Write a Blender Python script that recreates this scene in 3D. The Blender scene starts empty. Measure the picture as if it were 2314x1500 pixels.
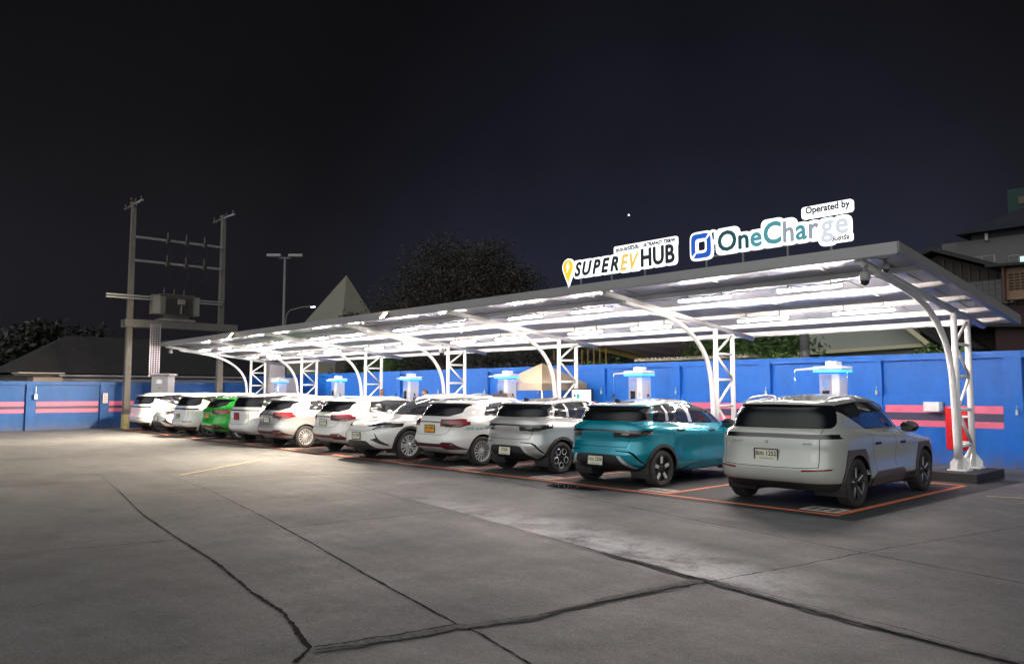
import bpy, bmesh, math, random
import numpy as np
from mathutils import Vector, Matrix
rad = math.radians
C = bpy.context.scene.collection
# ------------------------------------------------------------------ camera
cam_d = bpy.data.cameras.new('camera'); cam = bpy.data.objects.new('camera', cam_d); C.objects.link(cam)
cam.location = (0, 0, 1.65); cam.rotation_euler = (rad(90 + 4.364), 0, rad(47.7))
cam_d.sensor_width = 36; cam_d.lens = 36 * 1756 / 2314; cam_d.clip_end = 3000; cam_d.clip_start = 0.05
bpy.context.scene.camera = cam
# ------------------------------------------------------------------ night sky
w = bpy.data.worlds.new('World'); bpy.context.scene.world = w; w.use_nodes = True
nt = w.node_tree; nt.nodes.clear()
def N(t, **k):
    n = nt.nodes.new(t)
    for a, b in k.items(): setattr(n, a, b)
    return n
tc = N('ShaderNodeTexCoord'); sep = N('ShaderNodeSeparateXYZ'); nt.links.new(tc.outputs['Generated'], sep.inputs[0])
rz = N('ShaderNodeValToRGB'); nt.links.new(sep.outputs['Z'], rz.inputs[0])
cr = rz.color_ramp; cr.elements[0].position = 0.0; cr.elements[0].color = (0.0170, 0.0165, 0.0205, 1)
cr.elements[1].position = 0.55; cr.elements[1].color = (0.0045, 0.0043, 0.0048, 1)
e = cr.elements.new(0.16); e.color = (0.0140, 0.0142, 0.0180, 1)
e = cr.elements.new(0.30); e.color = (0.0085, 0.0085, 0.0102, 1)
# haze glow round the signs, put into the sky colour, the west is darker and browner
dot = N('ShaderNodeVectorMath', operation='DOT_PRODUCT'); nt.links.new(tc.outputs['Generated'], dot.inputs[0])
az = rad(36); dot.inputs[1].default_value = (-math.sin(az) * .985, math.cos(az) * .985, .17)
mr = N('ShaderNodeMapRange'); nt.links.new(dot.outputs['Value'], mr.inputs[0])
mr.inputs[1].default_value = 0.88; mr.inputs[2].default_value = 1.0; mr.inputs[3].default_value = 0; mr.inputs[4].default_value = 1
mr.interpolation_type = 'SMOOTHSTEP'
mix = N('ShaderNodeMix', data_type='RGBA'); nt.links.new(mr.outputs[0], mix.inputs[0])
mul = N('ShaderNodeMix', data_type='RGBA', blend_type='MULTIPLY'); mul.inputs[0].default_value = 1
nt.links.new(rz.outputs[0], mul.inputs[6]); mul.inputs[7].default_value = (0.85, 0.80, 0.80, 1)
nt.links.new(mul.outputs[2], mix.inputs[6])
mul2 = N('ShaderNodeMix', data_type='RGBA', blend_type='MULTIPLY'); mul2.inputs[0].default_value = 1
nt.links.new(rz.outputs[0], mul2.inputs[6]); mul2.inputs[7].default_value = (1.3, 1.42, 1.95, 1)
nt.links.new(mul2.outputs[2], mix.inputs[7])
# fill light added to the sky: soft bright lobe behind the photographer
d2 = N('ShaderNodeVectorMath', operation='DOT_PRODUCT'); nt.links.new(tc.outputs['Generated'], d2.inputs[0]); d2.inputs[1].default_value = Vector((.36, -.86, .34)).normalized()
m2 = N('ShaderNodeMapRange'); m2.interpolation_type = 'SMOOTHERSTEP'; nt.links.new(d2.outputs['Value'], m2.inputs[0]); m2.inputs[1].default_value = 0.12; m2.inputs[2].default_value = 1.0; m2.inputs[3].default_value = 0; m2.inputs[4].default_value = 1
gl = N('ShaderNodeVectorMath', operation='SCALE'); gl.inputs[0].default_value = (1.38, 1.39, 1.36); nt.links.new(m2.outputs[0], gl.inputs['Scale'])
cn = N('ShaderNodeTexNoise'); cn.inputs['Scale'].default_value = 2.6; cn.inputs['Detail'].default_value = 6; nt.links.new(tc.outputs['Generated'], cn.inputs['Vector'])
cm = N('ShaderNodeMapRange'); nt.links.new(cn.outputs['Fac'], cm.inputs[0]); cm.inputs[1].default_value = .3; cm.inputs[2].default_value = .7; cm.inputs[3].default_value = .80; cm.inputs[4].default_value = 1.25
cs = N('ShaderNodeVectorMath', operation='SCALE'); nt.links.new(mix.outputs[2], cs.inputs[0]); nt.links.new(cm.outputs[0], cs.inputs['Scale'])
ad = N('ShaderNodeVectorMath', operation='ADD'); nt.links.new(cs.outputs[0], ad.inputs[0]); nt.links.new(gl.outputs[0], ad.inputs[1])
bg = N('ShaderNodeBackground'); nt.links.new(ad.outputs[0], bg.inputs[0]); bg.inputs[1].default_value = 0.72
out = N('ShaderNodeOutputWorld'); nt.links.new(bg.outputs[0], out.inputs[0])
# faint fill light added from behind the photographer (soft, very dim sun)
sd = bpy.data.lights.new('sun', 'SUN'); sd.energy = 0.06; sd.angle = rad(20); sd.color = (1.0, 0.92, 0.82)
so = bpy.data.objects.new('sun', sd); C.objects.link(so)
so.rotation_euler = Vector((-0.30, 0.80, -0.27)).to_track_quat('-Z', 'Y').to_euler()
sc = bpy.context.scene
sc.view_settings.view_transform = 'Standard'; sc.view_settings.look = 'None'
sc.view_settings.exposure = 0.35; sc.view_settings.gamma = 1
sc.cycles.use_denoising = True; sc.cycles.max_bounces = 7; sc.cycles.diffuse_bounces = 4; sc.cycles.glossy_bounces = 4
sc.cycles.sample_clamp_indirect = 6; sc.cycles.caustics_reflective = False; sc.cycles.caustics_refractive = False
random.seed(7)

# ------------------------------------------------------------------ materials
MC = {}
def mat(name, col, rough=0.6, metal=0.0, coat=0.0, emit=None, es=0.0, noise=None, bump=None, spec=None, alpha=None, flake=False):
    """Principled; noise=(scale, amount[, detail]) varies value; bump=(scale, strength)"""
    if name in MC: return MC[name]
    m = bpy.data.materials.new(name); m.use_nodes = True; t = m.node_tree; p = t.nodes['Principled BSDF']
    c4 = (*col, 1)
    p.inputs['Base Color'].default_value = c4; p.inputs['Roughness'].default_value = rough
    p.inputs['Metallic'].default_value = metal; p.inputs['Coat Weight'].default_value = coat; p.inputs['Coat Roughness'].default_value = 0.04
    if spec is not None: p.inputs['Specular IOR Level'].default_value = spec
    if emit is not None:
        p.inputs['Emission Color'].default_value = (*emit, 1); p.inputs['Emission Strength'].default_value = es
    tcn = t.nodes.new('ShaderNodeTexCoord')
    if noise:
        n = t.nodes.new('ShaderNodeTexNoise'); n.inputs['Scale'].default_value = noise[0]; n.inputs['Detail'].default_value = noise[2] if len(noise) > 2 else 5
        n.inputs['Roughness'].default_value = 0.65
        t.links.new(tcn.outputs['Object'], n.inputs['Vector'])
        r = t.nodes.new('ShaderNodeMapRange'); r.inputs[1].default_value = 0.3; r.inputs[2].default_value = 0.7
        r.inputs[3].default_value = 1 - noise[1]; r.inputs[4].default_value = 1 + noise[1]
        t.links.new(n.outputs['Fac'], r.inputs[0])
        v = t.nodes.new('ShaderNodeVectorMath'); v.operation = 'SCALE'; v.inputs[0].default_value = col
        t.links.new(r.outputs[0], v.inputs['Scale']); t.links.new(v.outputs[0], p.inputs['Base Color'])
        r2 = t.nodes.new('ShaderNodeMapRange'); r2.inputs[1].default_value = 0.3; r2.inputs[2].default_value = 0.7
        r2.inputs[3].default_value = max(0.02, rough - 0.08); r2.inputs[4].default_value = min(1, rough + 0.08)
        t.links.new(n.outputs['Fac'], r2.inputs[0])
        if not coat: t.links.new(r2.outputs[0], p.inputs['Roughness'])
    if bump:
        n = t.nodes.new('ShaderNodeTexNoise'); n.inputs['Scale'].default_value = bump[0]; n.inputs['Detail'].default_value = 4
        t.links.new(tcn.outputs['Object'], n.inputs['Vector'])
        b = t.nodes.new('ShaderNodeBump'); b.inputs['Strength'].default_value = bump[1]; b.inputs['Distance'].default_value = 0.01
        t.links.new(n.outputs['Fac'], b.inputs['Height']); t.links.new(b.outputs[0], p.inputs['Normal'])
    MC[name] = m; return m

# ------------------------------------------------------------------ object helpers
def tag(o, label=None, cat=None, group=None, kind=None):
    if label: o['label'] = label
    if cat: o['category'] = cat
    if group: o['group'] = group
    if kind: o['kind'] = kind
    return o
def thing(name, label, cat, loc=(0, 0, 0), rz=0.0, group=None):
    o = bpy.data.objects.new(name, None); C.objects.link(o); o.location = loc; o.rotation_euler = (0, 0, rz)
    o.empty_display_size = 0.2
    return tag(o, label, cat, group)
def link(name, me, m=None, parent=None):
    o = bpy.data.objects.new(name, me); C.objects.link(o)
    if m is not None:
        if isinstance(m, (list, tuple)):
            for x in m: me.materials.append(x)
        else: me.materials.append(m)
    if parent is not None: o.parent = parent
    return o
def dup_tree(o, parent=None):
    c = o.copy(); C.objects.link(c)
    if parent is not None: c.parent = parent
    for ch in list(o.children): dup_tree(ch, c)
    return c

class MB:
    def __init__(s): s.b = bmesh.new()
    def face(s, vs, mi=0):
        try:
            f = s.b.faces.new([s.b.verts.new(v) for v in vs]); f.material_index = mi; return f
        except ValueError: return None
    def box(s, c, d, rz=0.0, M=None, mi=0):
        r = Matrix.Rotation(rz, 4, 'Z') if M is None else M
        n0 = [s.b.verts.new(Vector(c) + (r @ Vector((x * d[0] / 2, y * d[1] / 2, z * d[2] / 2)))) for x in (-1, 1) for y in (-1, 1) for z in (-1, 1)]
        for q in ((0, 1, 3, 2), (4, 6, 7, 5), (0, 4, 5, 1), (2, 3, 7, 6), (0, 2, 6, 4), (1, 5, 7, 3)):
            f = s.b.faces.new([n0[i] for i in q]); f.material_index = mi
        return s
    def rbox(s, c, d, r=0.02, seg=2, rz=0.0):
        t = bmesh.new(); bmesh.ops.create_cube(t, size=1)
        for v in t.verts: v.co = Vector((v.co.x * d[0], v.co.y * d[1], v.co.z * d[2]))
        bmesh.ops.bevel(t, geom=t.edges[:], offset=min(r, min(d) * 0.45), segments=seg, affect='EDGES', profile=0.5)
        bmesh.ops.transform(t, matrix=Matrix.Translation(c) @ Matrix.Rotation(rz, 4, 'Z'), verts=t.verts)
        s.add(t); return s
    def add(s, t, M=None):
        mp = {}
        for v in t.verts: mp[v] = s.b.verts.new(M @ v.co if M is not None else v.co)
        for f in t.faces:
            try:
                g = s.b.faces.new([mp[v] for v in f.verts]); g.smooth = f.smooth; g.material_index = f.material_index
            except ValueError: pass
        t.free(); return s
    def tube(s, pts, r, n=8, caps=True, mi=0):
        pts = [Vector(p) for p in pts]; rings = []
        rr = r if isinstance(r, (list, tuple)) else [r] * len(pts)
        up = None
        for i, p in enumerate(pts):
            d = (pts[min(i + 1, len(pts) - 1)] - pts[max(i - 1, 0)]).normalized()
            if up is None:
                up = Vector((0, 0, 1)) if abs(d.z) < 0.9 else Vector((1, 0, 0))
            a = d.cross(up).normalized(); b = a.cross(d).normalized(); up = b
            rings.append([s.b.verts.new(p + (a * math.cos(t) + b * math.sin(t)) * rr[i]) for t in [2 * math.pi * k / n for k in range(n)]])
        for i in range(len(rings) - 1):
            for k in range(n):
                f = s.b.faces.new([rings[i][k], rings[i + 1][k], rings[i + 1][(k + 1) % n], rings[i][(k + 1) % n]]); f.smooth = True; f.material_index = mi
        if caps:
            s.b.faces.new(rings[0]); s.b.faces.new(rings[-1][::-1])
        return s
    def prism(s, poly, plane, a, b, mi=0):
        """poly 2D; plane 'xz' extruded along y from a to b, 'yz' along x, 'xy' along z"""
        def P(p, t): return {'xz': (p[0], t, p[1]), 'yz': (t, p[0], p[1]), 'xy': (p[0], p[1], t)}[plane]
        A = [s.b.verts.new(P(p, a)) for p in poly]; B = [s.b.verts.new(P(p, b)) for p in poly]
        n = len(poly); fs = [s.b.faces.new(A), s.b.faces.new(B[::-1])]
        for i in range(n): fs.append(s.b.faces.new([A[i], B[i], B[(i + 1) % n], A[(i + 1) % n]]))
        for f in fs: f.material_index = mi
        return s
    def lathe(s, prof, n=24, M=None, closed=False, smooth=True):
        """prof [(r,h)] round the local z axis, M places it"""
        M = M or Matrix()
        R = []
        for r, h in prof:
            if r < 1e-6: R.append([s.b.verts.new(M @ Vector((0, 0, h)))])
            else: R.append([s.b.verts.new(M @ Vector((r * math.cos(2 * math.pi * k / n), r * math.sin(2 * math.pi * k / n), h))) for k in range(n)])
        seq = list(range(len(R))) + ([0] if closed else [])
        for i in range(len(seq) - 1):
            A, B = R[seq[i]], R[seq[i + 1]]
            for k in range(n):
                k2 = (k + 1) % n
                if len(A) == 1 and len(B) == 1: continue
                if len(A) == 1: q = [A[0], B[k], B[k2]]
                elif len(B) == 1: q = [A[k], B[0], A[k2]]
                else: q = [A[k], B[k], B[k2], A[k2]]
                f = s.b.faces.new(q); f.smooth = smooth
        return s
    def bevel(s, off, seg=1):
        es = [e for e in s.b.edges if len(e.link_faces) == 2 and e.calc_face_angle(0) > 0.6]
        bmesh.ops.bevel(s.b, geom=es, offset=off, segments=seg, affect='EDGES'); return s
    def build(s, name, m, parent=None, shift=None, norm=True):
        if norm: bmesh.ops.recalc_face_normals(s.b, faces=s.b.faces)
        if shift: bmesh.ops.translate(s.b, verts=s.b.verts, vec=shift)
        me = bpy.data.meshes.new(name); s.b.to_mesh(me); s.b.free()
        return link(name, me, m, parent)

def text_mesh(s, size, m, extrude=0.0, offset=0.0, shear=0.0, align='CENTER', name='lettering', xs=1.0, bold=0.0):
    cu = bpy.data.curves.new('t', 'FONT'); cu.body = s; cu.size = size; cu.extrude = extrude; cu.offset = offset; cu.shear = shear
    cu.align_x = align; cu.align_y = 'CENTER'; cu.resolution_u = 3
    ob = bpy.data.objects.new('t', cu); C.objects.link(ob)
    bpy.context.view_layer.update()
    me = bpy.data.meshes.new_from_object(ob.evaluated_get(bpy.context.evaluated_depsgraph_get()))
    bpy.data.objects.remove(ob); bpy.data.curves.remove(cu)
    if xs != 1.0:
        for v in me.vertices: v.co.x *= xs
    if bold:
        base = bmesh.new(); base.from_mesh(me); res = bmesh.new()
        for k, (dx, dy) in enumerate(((0, 0), (bold, 0), (-bold, 0), (0, bold), (0, -bold), (bold * .7, bold * .7), (-bold * .7, bold * .7), (bold * .7, -bold * .7), (-bold * .7, -bold * .7))):
            mp = {v: res.verts.new(v.co + Vector((dx, dy, -.0004 * k))) for v in base.verts}
            for f in base.faces:
                try: res.faces.new([mp[v] for v in f.verts])
                except ValueError: pass
        res.to_mesh(me); res.free(); base.free()
    me.name = name; me.materials.clear()
    if m is not None: me.materials.append(m)
    return me
# ------------------------------------------------------------------ ground
def ground_mat():
    m = bpy.data.materials.new('weathered_concrete'); m.use_nodes = True; t = m.node_tree; p = t.nodes['Principled BSDF']; L = t.links.new
    geo = t.nodes.new('ShaderNodeNewGeometry')
    def noise(sc_, det, ro=.6, vec=None):
        n = t.nodes.new('ShaderNodeTexNoise'); n.inputs['Scale'].default_value = sc_; n.inputs['Detail'].default_value = det; n.inputs['Roughness'].default_value = ro
        L(vec or geo.outputs['Position'], n.inputs['Vector']); return n.outputs['Fac']
    def mrange(f, a, b, c, d):
        r = t.nodes.new('ShaderNodeMapRange'); L(f, r.inputs[0])
        for i, v in enumerate((a, b, c, d)): r.inputs[i + 1].default_value = v
        return r.outputs[0]
    def math_(op, a, b):
        n = t.nodes.new('ShaderNodeMath'); n.operation = op
        for i, v in enumerate((a, b)):
            if isinstance(v, (int, float)): n.inputs[i].default_value = v
            else: L(v, n.inputs[i])
        return n.outputs[0]
    big = mrange(noise(.35, 4), .3, .7, .84, 1.16)
    mp = t.nodes.new('ShaderNodeMapping'); mp.inputs['Scale'].default_value = (.5, 2.2, 1); L(geo.outputs['Position'], mp.inputs[0])
    streak = mrange(noise(1.3, 6, .7, mp.outputs[0]), .3, .7, .90, 1.10)
    mid = math_('MULTIPLY', mrange(noise(3.5, 9, .8), .3, .7, .80, 1.22), mrange(noise(1.1, 6, .7), .35, .65, .86, 1.12))
    fine = math_('MULTIPLY', mrange(noise(60, 4, .8), .28, .72, .36, 1.64), mrange(noise(16, 7, .85), .3, .7, .70, 1.30))
    fine = math_('MULTIPLY', fine, mrange(noise(170, 2, .6), .3, .7, .60, 1.40))
    v = math_('MULTIPLY', math_('MULTIPLY', big, mid), math_('MULTIPLY', fine, streak))
    oil = mrange(noise(.75, 5, .55), .60, .70, 1, .72); v = math_('MULTIPLY', v, oil)
    # pale lime bloom between two of the slab joints
    sepn = t.nodes.new('ShaderNodeSeparateXYZ'); L(geo.outputs['Position'], sepn.inputs[0])
    x, y = sepn.outputs[0], sepn.outputs[1]
    # distance from the joint line running through (-8.85,6.74) and (-3.46,5.78)
    d = math_('ADD', math_('MULTIPLY', math_('ADD', x, 8.85), .175), math_('MULTIPLY', math_('SUBTRACT', y, 6.74), .985))
    band = math_('MULTIPLY', mrange(d, .0, .10, 0, 1), mrange(d, .35, 1.25, 1, 0))
    band = math_('MULTIPLY', band, math_('MULTIPLY', mrange(x, -11.5, -6.2, 0, 1), mrange(x, -3.9, -2.8, 1, 0)))
    bl = mrange(noise(1.5, 9, .72), .36, .56, 0, 1)
    bl = math_('MULTIPLY', bl, mrange(noise(26, 5, .8), .30, .62, .35, 1))
    bloom = math_('MULTIPLY', band, bl)
    # scattered small pale specks
    sp = mrange(noise(75, 2, .6), .68, .74, 0, 1)
    sp = math_('MULTIPLY', sp, mrange(noise(.8, 4), .44, .66, 0, .75))
    base = t.nodes.new('ShaderNodeVectorMath'); base.operation = 'SCALE'; base.inputs[0].default_value = (.110, .111, .115); L(v, base.inputs['Scale'])
    mx = t.nodes.new('ShaderNodeMix'); mx.data_type = 'RGBA'; L(math_('MAXIMUM', bloom, sp), mx.inputs[0]); L(base.outputs[0], mx.inputs[6]); mx.inputs[7].default_value = (.60, .60, .64, 1)
    L(mx.outputs[2], p.inputs['Base Color'])
    L(mrange(noise(.9, 6, .7), .3, .7, .52, .8), p.inputs['Roughness'])
    b = t.nodes.new('ShaderNodeBump'); b.inputs['Strength'].default_value = .8; b.inputs['Distance'].default_value = .007
    L(math_('ADD', noise(55, 5, .75), math_('MULTIPLY', noise(4, 5), 2.0)), b.inputs['Height']); L(b.outputs[0], p.inputs['Normal'])
    return m
g = MB(); g.face([(-600, -300, 0), (300, -300, 0), (300, 700, 0), (-600, 700, 0)])
tag(g.build('ground', ground_mat()), 'worn grey concrete yard of cast slabs', None, None, 'structure')
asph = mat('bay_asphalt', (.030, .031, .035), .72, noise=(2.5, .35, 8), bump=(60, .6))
g = MB(); g.face([(-36.6, 10.02, .004), (-4.5, 9.98, .004), (-4.33, 16.6, .004), (-36.6, 16.6, .004)])  # pad widened at the right to darken the ground as canopy shadow
tag(g.build('bay_pavement', asph), 'dark asphalt laid under the parking bays, its right margin painted as canopy shadow', None, None, 'structure')

def ribbon(mb, pts, wid, z, jit=0.0, seed=1, step=.12, taper=True):
    rnd = random.Random(seed); P = [Vector((p[0], p[1], 0)) for p in pts]; out = []
    for a, b in zip(P[:-1], P[1:]):
        n = max(1, int((b - a).length / step))
        for i in range(n): out.append(a.lerp(b, i / n))
    out.append(P[-1]); L_ = []; R_ = []; off = 0; wa = wb = 0
    for i, p in enumerate(out):
        d = (out[min(i + 1, len(out) - 1)] - out[max(i - 1, 0)]).normalized(); nrm = Vector((-d.y, d.x, 0))
        off = off * .8 + rnd.uniform(-1, 1) * jit; k = wid(i / (len(out) - 1)) if callable(wid) else wid
        if jit: wa = wa * .72 + rnd.uniform(-.22, .26); wb = wb * .72 + rnd.uniform(-.22, .26)
        a = k * max(.08, .5 + wa); b = k * max(.08, .5 + wb)
        L_.append(mb.b.verts.new(p + nrm * (off + a) + Vector((0, 0, z)))); R_.append(mb.b.verts.new(p + nrm * (off - b) + Vector((0, 0, z))))
    for i in range(len(out) - 1): mb.b.faces.new([R_[i], R_[i + 1], L_[i + 1], L_[i]])

crack_m = mat('crack_dirt', (.010, .010, .010), .95, noise=(40, .4), spec=.1)
mb = MB()
c1 = [(-4.5, 2.3), (-4.68, 2.5), (-5.54, 2.74), (-6.24, 2.82), (-7.73, 3.06), (-9.15, 3.21), (-11.28, 3.48), (-14.0, 3.96), (-17.3, 4.46)]
c2 = [(-2.6, 3.2), (-3.53, 3.35), (-4.14, 3.50), (-4.43, 3.52), (-6.15, 3.84), (-7.91, 4.20), (-9.8, 4.56), (-12.97, 5.10), (-17.28, 5.52)]
c4 = [(-15.5, 7.77), (-12.47, 7.30), (-8.85, 6.74), (-6.66, 6.36), (-5.11, 6.09), (-4.05, 5.90), (-3.46, 5.78), (-2.67, 5.65), (-2.10, 5.58), (-1.0, 5.45)]
c5 = [(-14.13, 10.64), (-12.02, 10.02), (-8.28, 9.05), (-5.71, 8.54), (-3.43, 8.09), (-2.09, 7.87), (-.8, 7.65)]
c3 = [(-4.66, 2.52), (-4.54, 2.98), (-4.43, 3.52)]
c3b = [(-4.20, 4.1), (-4.10, 4.98), (-3.93, 5.89), (-3.78, 6.7), (-3.57, 8.1), (-2.93, 11.1), (-2.5, 14)]
c6 = [(-8.95, 4.28), (-8.69, 6.61), (-8.54, 7.71), (-8.38, 8.95), (-8.2, 9.8)]
c7 = [(-9.38, 1.55), (-9.05, 3.13)]
ribbon(mb, c1, lambda t: .025 * (1 - t) ** 1.1 + .005, .004, .0022, 1, .022)
ribbon(mb, c2, lambda t: .014 * (1 - t) + .0045, .004, .0020, 2, .022)
ribbon(mb, c4[2:], lambda t: .010 + .012 * t, .012, .0028, 3, .025)
ribbon(mb, c4[:3], .008, .004, .006, 9, .1)
ribbon(mb, c5, lambda t: .008 + .006 * t, .004, .0024, 4, .04)
ribbon(mb, c3, .012, .012, .008, 5, .03); ribbon(mb, [(-4.60, 2.5), (-4.40, 3.0), (-4.27, 3.6), (-4.12, 4.2), (-4.02, 4.9), (-3.93, 5.6)], .010, .012, .009, 15, .03); ribbon(mb, [(-4.05, 6.02), (-3.46, 5.90), (-2.6, 5.76), (-1.9, 5.68)], .008, .012, .008, 16, .03)
ribbon(mb, c3b, lambda t: .012 - .004 * t, .012, .007, 6, .04)
ribbon(mb, c6, .012, .004, .003, 7, .08); ribbon(mb, c7, .011, .004, .003, 8, .08)
ribbon(mb, [(-18.8, 9.2), (-15.8, 5.7), (-16.6, 4.6), (-18, 3.9)], .010, .008, .012, 21, .1)
tag(mb.build('ground_crack', crack_m, norm=False), 'dark jagged cracks along the slab joints', None, None, 'structure')
tar = mat('old_joint_filler', (.105, .103, .102), .95, noise=(18, .6, 9), bump=(80, 1.0))
mb = MB()
ribbon(mb, [(-4.62, 2.50), (-4.50, 2.98), (-4.36, 3.52), (-4.22, 4.1), (-4.14, 4.75)], lambda t: .03 + .085 * math.sin(.5 + t * 2.6), .008, .007, 11, .05)
ribbon(mb, [(-4.2, 4.7), (-4.12, 5.2), (-4.02, 5.9)], .09, .0085, .012, 12, .06)
ribbon(mb, [(-5.4, 6.14), (-4.05, 5.93), (-3.46, 5.81), (-2.6, 5.67), (-1.9, 5.6), (-1.2, 5.5)], lambda t: .05 + .05 * math.sin(t * 3.1), .0078, .012, 13, .06)
tag(mb.build('joint_filler', tar, norm=False), 'rough dark filler patched into the slab joints', None, None, 'structure')
# parking lines
orange = mat('orange_line_paint', (.62, .17, .075), .6, noise=(9, .30, 8))
mb = MB()
def strip(x0, y0, x1, y1, wd, z=.0095):
    a = Vector((x0, y0, 0)); b = Vector((x1, y1, 0)); n = (b - a).normalized(); n = Vector((-n.y, n.x, 0)) * wd / 2
    mb.face([a - n + Vector((0, 0, z)), b - n + Vector((0, 0, z)), b + n + Vector((0, 0, z)), a + n + Vector((0, 0, z))])
BX = [-4.86, -7.71, -10.35, -12.98] + [-12.98 - 2.63 * k for k in range(1, 10)]
strip(-36.6, 10.33, -4.80, 10.25, .11)
for i, x in enumerate(BX): strip(x, 10.36, x + (.02 if i == 0 else 0), 15.1, .10, .0098 if i else .0102)
strip(-4.86, 15.1, -6.6, 15.12, .10, .0106)
tag(mb.build('parking_lines', orange, norm=False), 'orange parking bay lines', None, None, 'structure')
pale = mat('pale_box_paint', (.46, .42, .38), .7, noise=(14, .35, 8)); mb = MB()
for x in BX[:-1]: mb.face([(x - .62, 10.40, .0088), (x - .07, 10.40, .0088), (x - .07, 10.86, .0088), (x - .62, 10.86, .0088)])
tag(mb.build('bay_number_boxes', pale, norm=False), 'pale worn paint boxes at the bay corners', None, None, 'structure')
mb = MB()
for q, x in enumerate(BX[:-1]):
    for j in range(3):
        a = x - .54 + j * .15; mb.face([(a, 10.50, .0105), (a + .08, 10.50, .0105), (a + .10, 10.76, .0105), (a + .02, 10.76, .0105)])
tag(mb.build('bay_number_marks', mat('worn_dark_paint', (.10, .10, .11), .8, noise=(20, .5)), norm=False), 'worn dark marks in the bay boxes', None, None, 'structure')
faint = mat('old_yellow_paint', (.42, .34, .20), .8, noise=(6, .3, 8)); mb = MB()
strip(-4.15, 13.9, -.5, 15.2, .10, .005)
strip(-18.4, 8.6, -15.9, 5.6, .09, .005); strip(-15.6, 5.75, -13.4, 9.4, .06, .005)
tag(mb.build('faded_lines', faint, norm=False), 'faded old yellow lines', None, None, 'structure')
wat = mat('puddle_water', (.012, .013, .015), .03, spec=.6); mb = MB()
rnd = random.Random(4); P = []
for k in range(40):
    t = 2 * math.pi * k / 40; r = 1 + .22 * math.sin(3 * t + 1) + .12 * math.sin(7 * t) + rnd.uniform(-.05, .05)
    P.append((-9.35 + .52 * r * math.cos(t), 9.86 + .20 * r * math.sin(t), .0135))
mb.face(P)
tag(mb.build('puddle', wat, norm=False), 'small dark puddle by the front parking line', None, None, 'structure')

# ------------------------------------------------------------------ walls
def blue_mat(nm='blue_wall_paint', col=(.008, .122, .50)):
    m = bpy.data.materials.new(nm); m.use_nodes = True; t = m.node_tree; p = t.nodes['Principled BSDF']; L = t.links.new
    geo = t.nodes.new('ShaderNodeNewGeometry')
    def nz(scale, vec, det, a, b, lo=.3, hi=.7):
        mp = t.nodes.new('ShaderNodeMapping'); mp.inputs['Scale'].default_value = vec; L(geo.outputs['Position'], mp.inputs[0])
        n = t.nodes.new('ShaderNodeTexNoise'); n.inputs['Scale'].default_value = scale; n.inputs['Detail'].default_value = det; n.inputs['Roughness'].default_value = .7; L(mp.outputs[0], n.inputs['Vector'])
        r = t.nodes.new('ShaderNodeMapRange'); r.inputs[1].default_value = lo; r.inputs[2].default_value = hi; r.inputs[3].default_value = a; r.inputs[4].default_value = b; L(n.outputs['Fac'], r.inputs[0]); return r.outputs[0]
    def mul(a, b): n = t.nodes.new('ShaderNodeMath'); n.operation = 'MULTIPLY'; L(a, n.inputs[0]); L(b, n.inputs[1]); return n.outputs[0]
    v = mul(mul(nz(2.2, (1, 1, .16), 7, .84, 1.10), nz(.7, (1, 1, 1), 6, .88, 1.10)), nz(9, (1, 1, 1), 5, .94, 1.05))
    s_ = t.nodes.new('ShaderNodeVectorMath'); s_.operation = 'SCALE'; s_.inputs[0].default_value = col; L(v, s_.inputs['Scale'])
    mx = t.nodes.new('ShaderNodeMix'); mx.data_type = 'RGBA'; L(nz(3.0, (1, 1, .22), 8, 0, .35, .60, .78), mx.inputs[0]); L(s_.outputs[0], mx.inputs[6]); mx.inputs[7].default_value = (.09, .13, .26, 1)
    sp_ = t.nodes.new('ShaderNodeSeparateXYZ'); L(geo.outputs['Position'], sp_.inputs[0]); zr = t.nodes.new('ShaderNodeMapRange'); L(sp_.outputs[2], zr.inputs[0]); zr.inputs[1].default_value = .02; zr.inputs[2].default_value = .42; zr.inputs[3].default_value = .85; zr.inputs[4].default_value = 0
    m3 = t.nodes.new('ShaderNodeMix'); m3.data_type = 'RGBA'; L(mul(zr.outputs[0], nz(7, (1, 1, .5), 7, .0, 1.0, .36, .62)), m3.inputs[0]); L(mx.outputs[2], m3.inputs[6]); m3.inputs[7].default_value = (.11, .10, .10, 1); L(m3.outputs[2], p.inputs['Base Color'])
    L(nz(4, (1, 1, 1), 5, .40, .60), p.inputs['Roughness']); p.inputs['Specular IOR Level'].default_value = .3
    b = t.nodes.new('ShaderNodeBump'); b.inputs['Strength'].default_value = .18; b.inputs['Distance'].default_value = .01; L(nz(14, (1, 1, 1), 4, 0, 1), b.inputs['Height']); L(b.outputs[0], p.inputs['Normal'])
    return m
blue = blue_mat(); blue_shaded = blue_mat('shaded_blue_wall_paint', (.012, .085, .29))  # second blue: same paint darkened for the weaker light on the left wall
pink = mat('pink_stripe_paint', (.66, .13, .23), .5, noise=(3, .12)); navy = mat('navy_stripe_paint', (.035, .035, .085), .5, noise=(3, .15))
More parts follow.
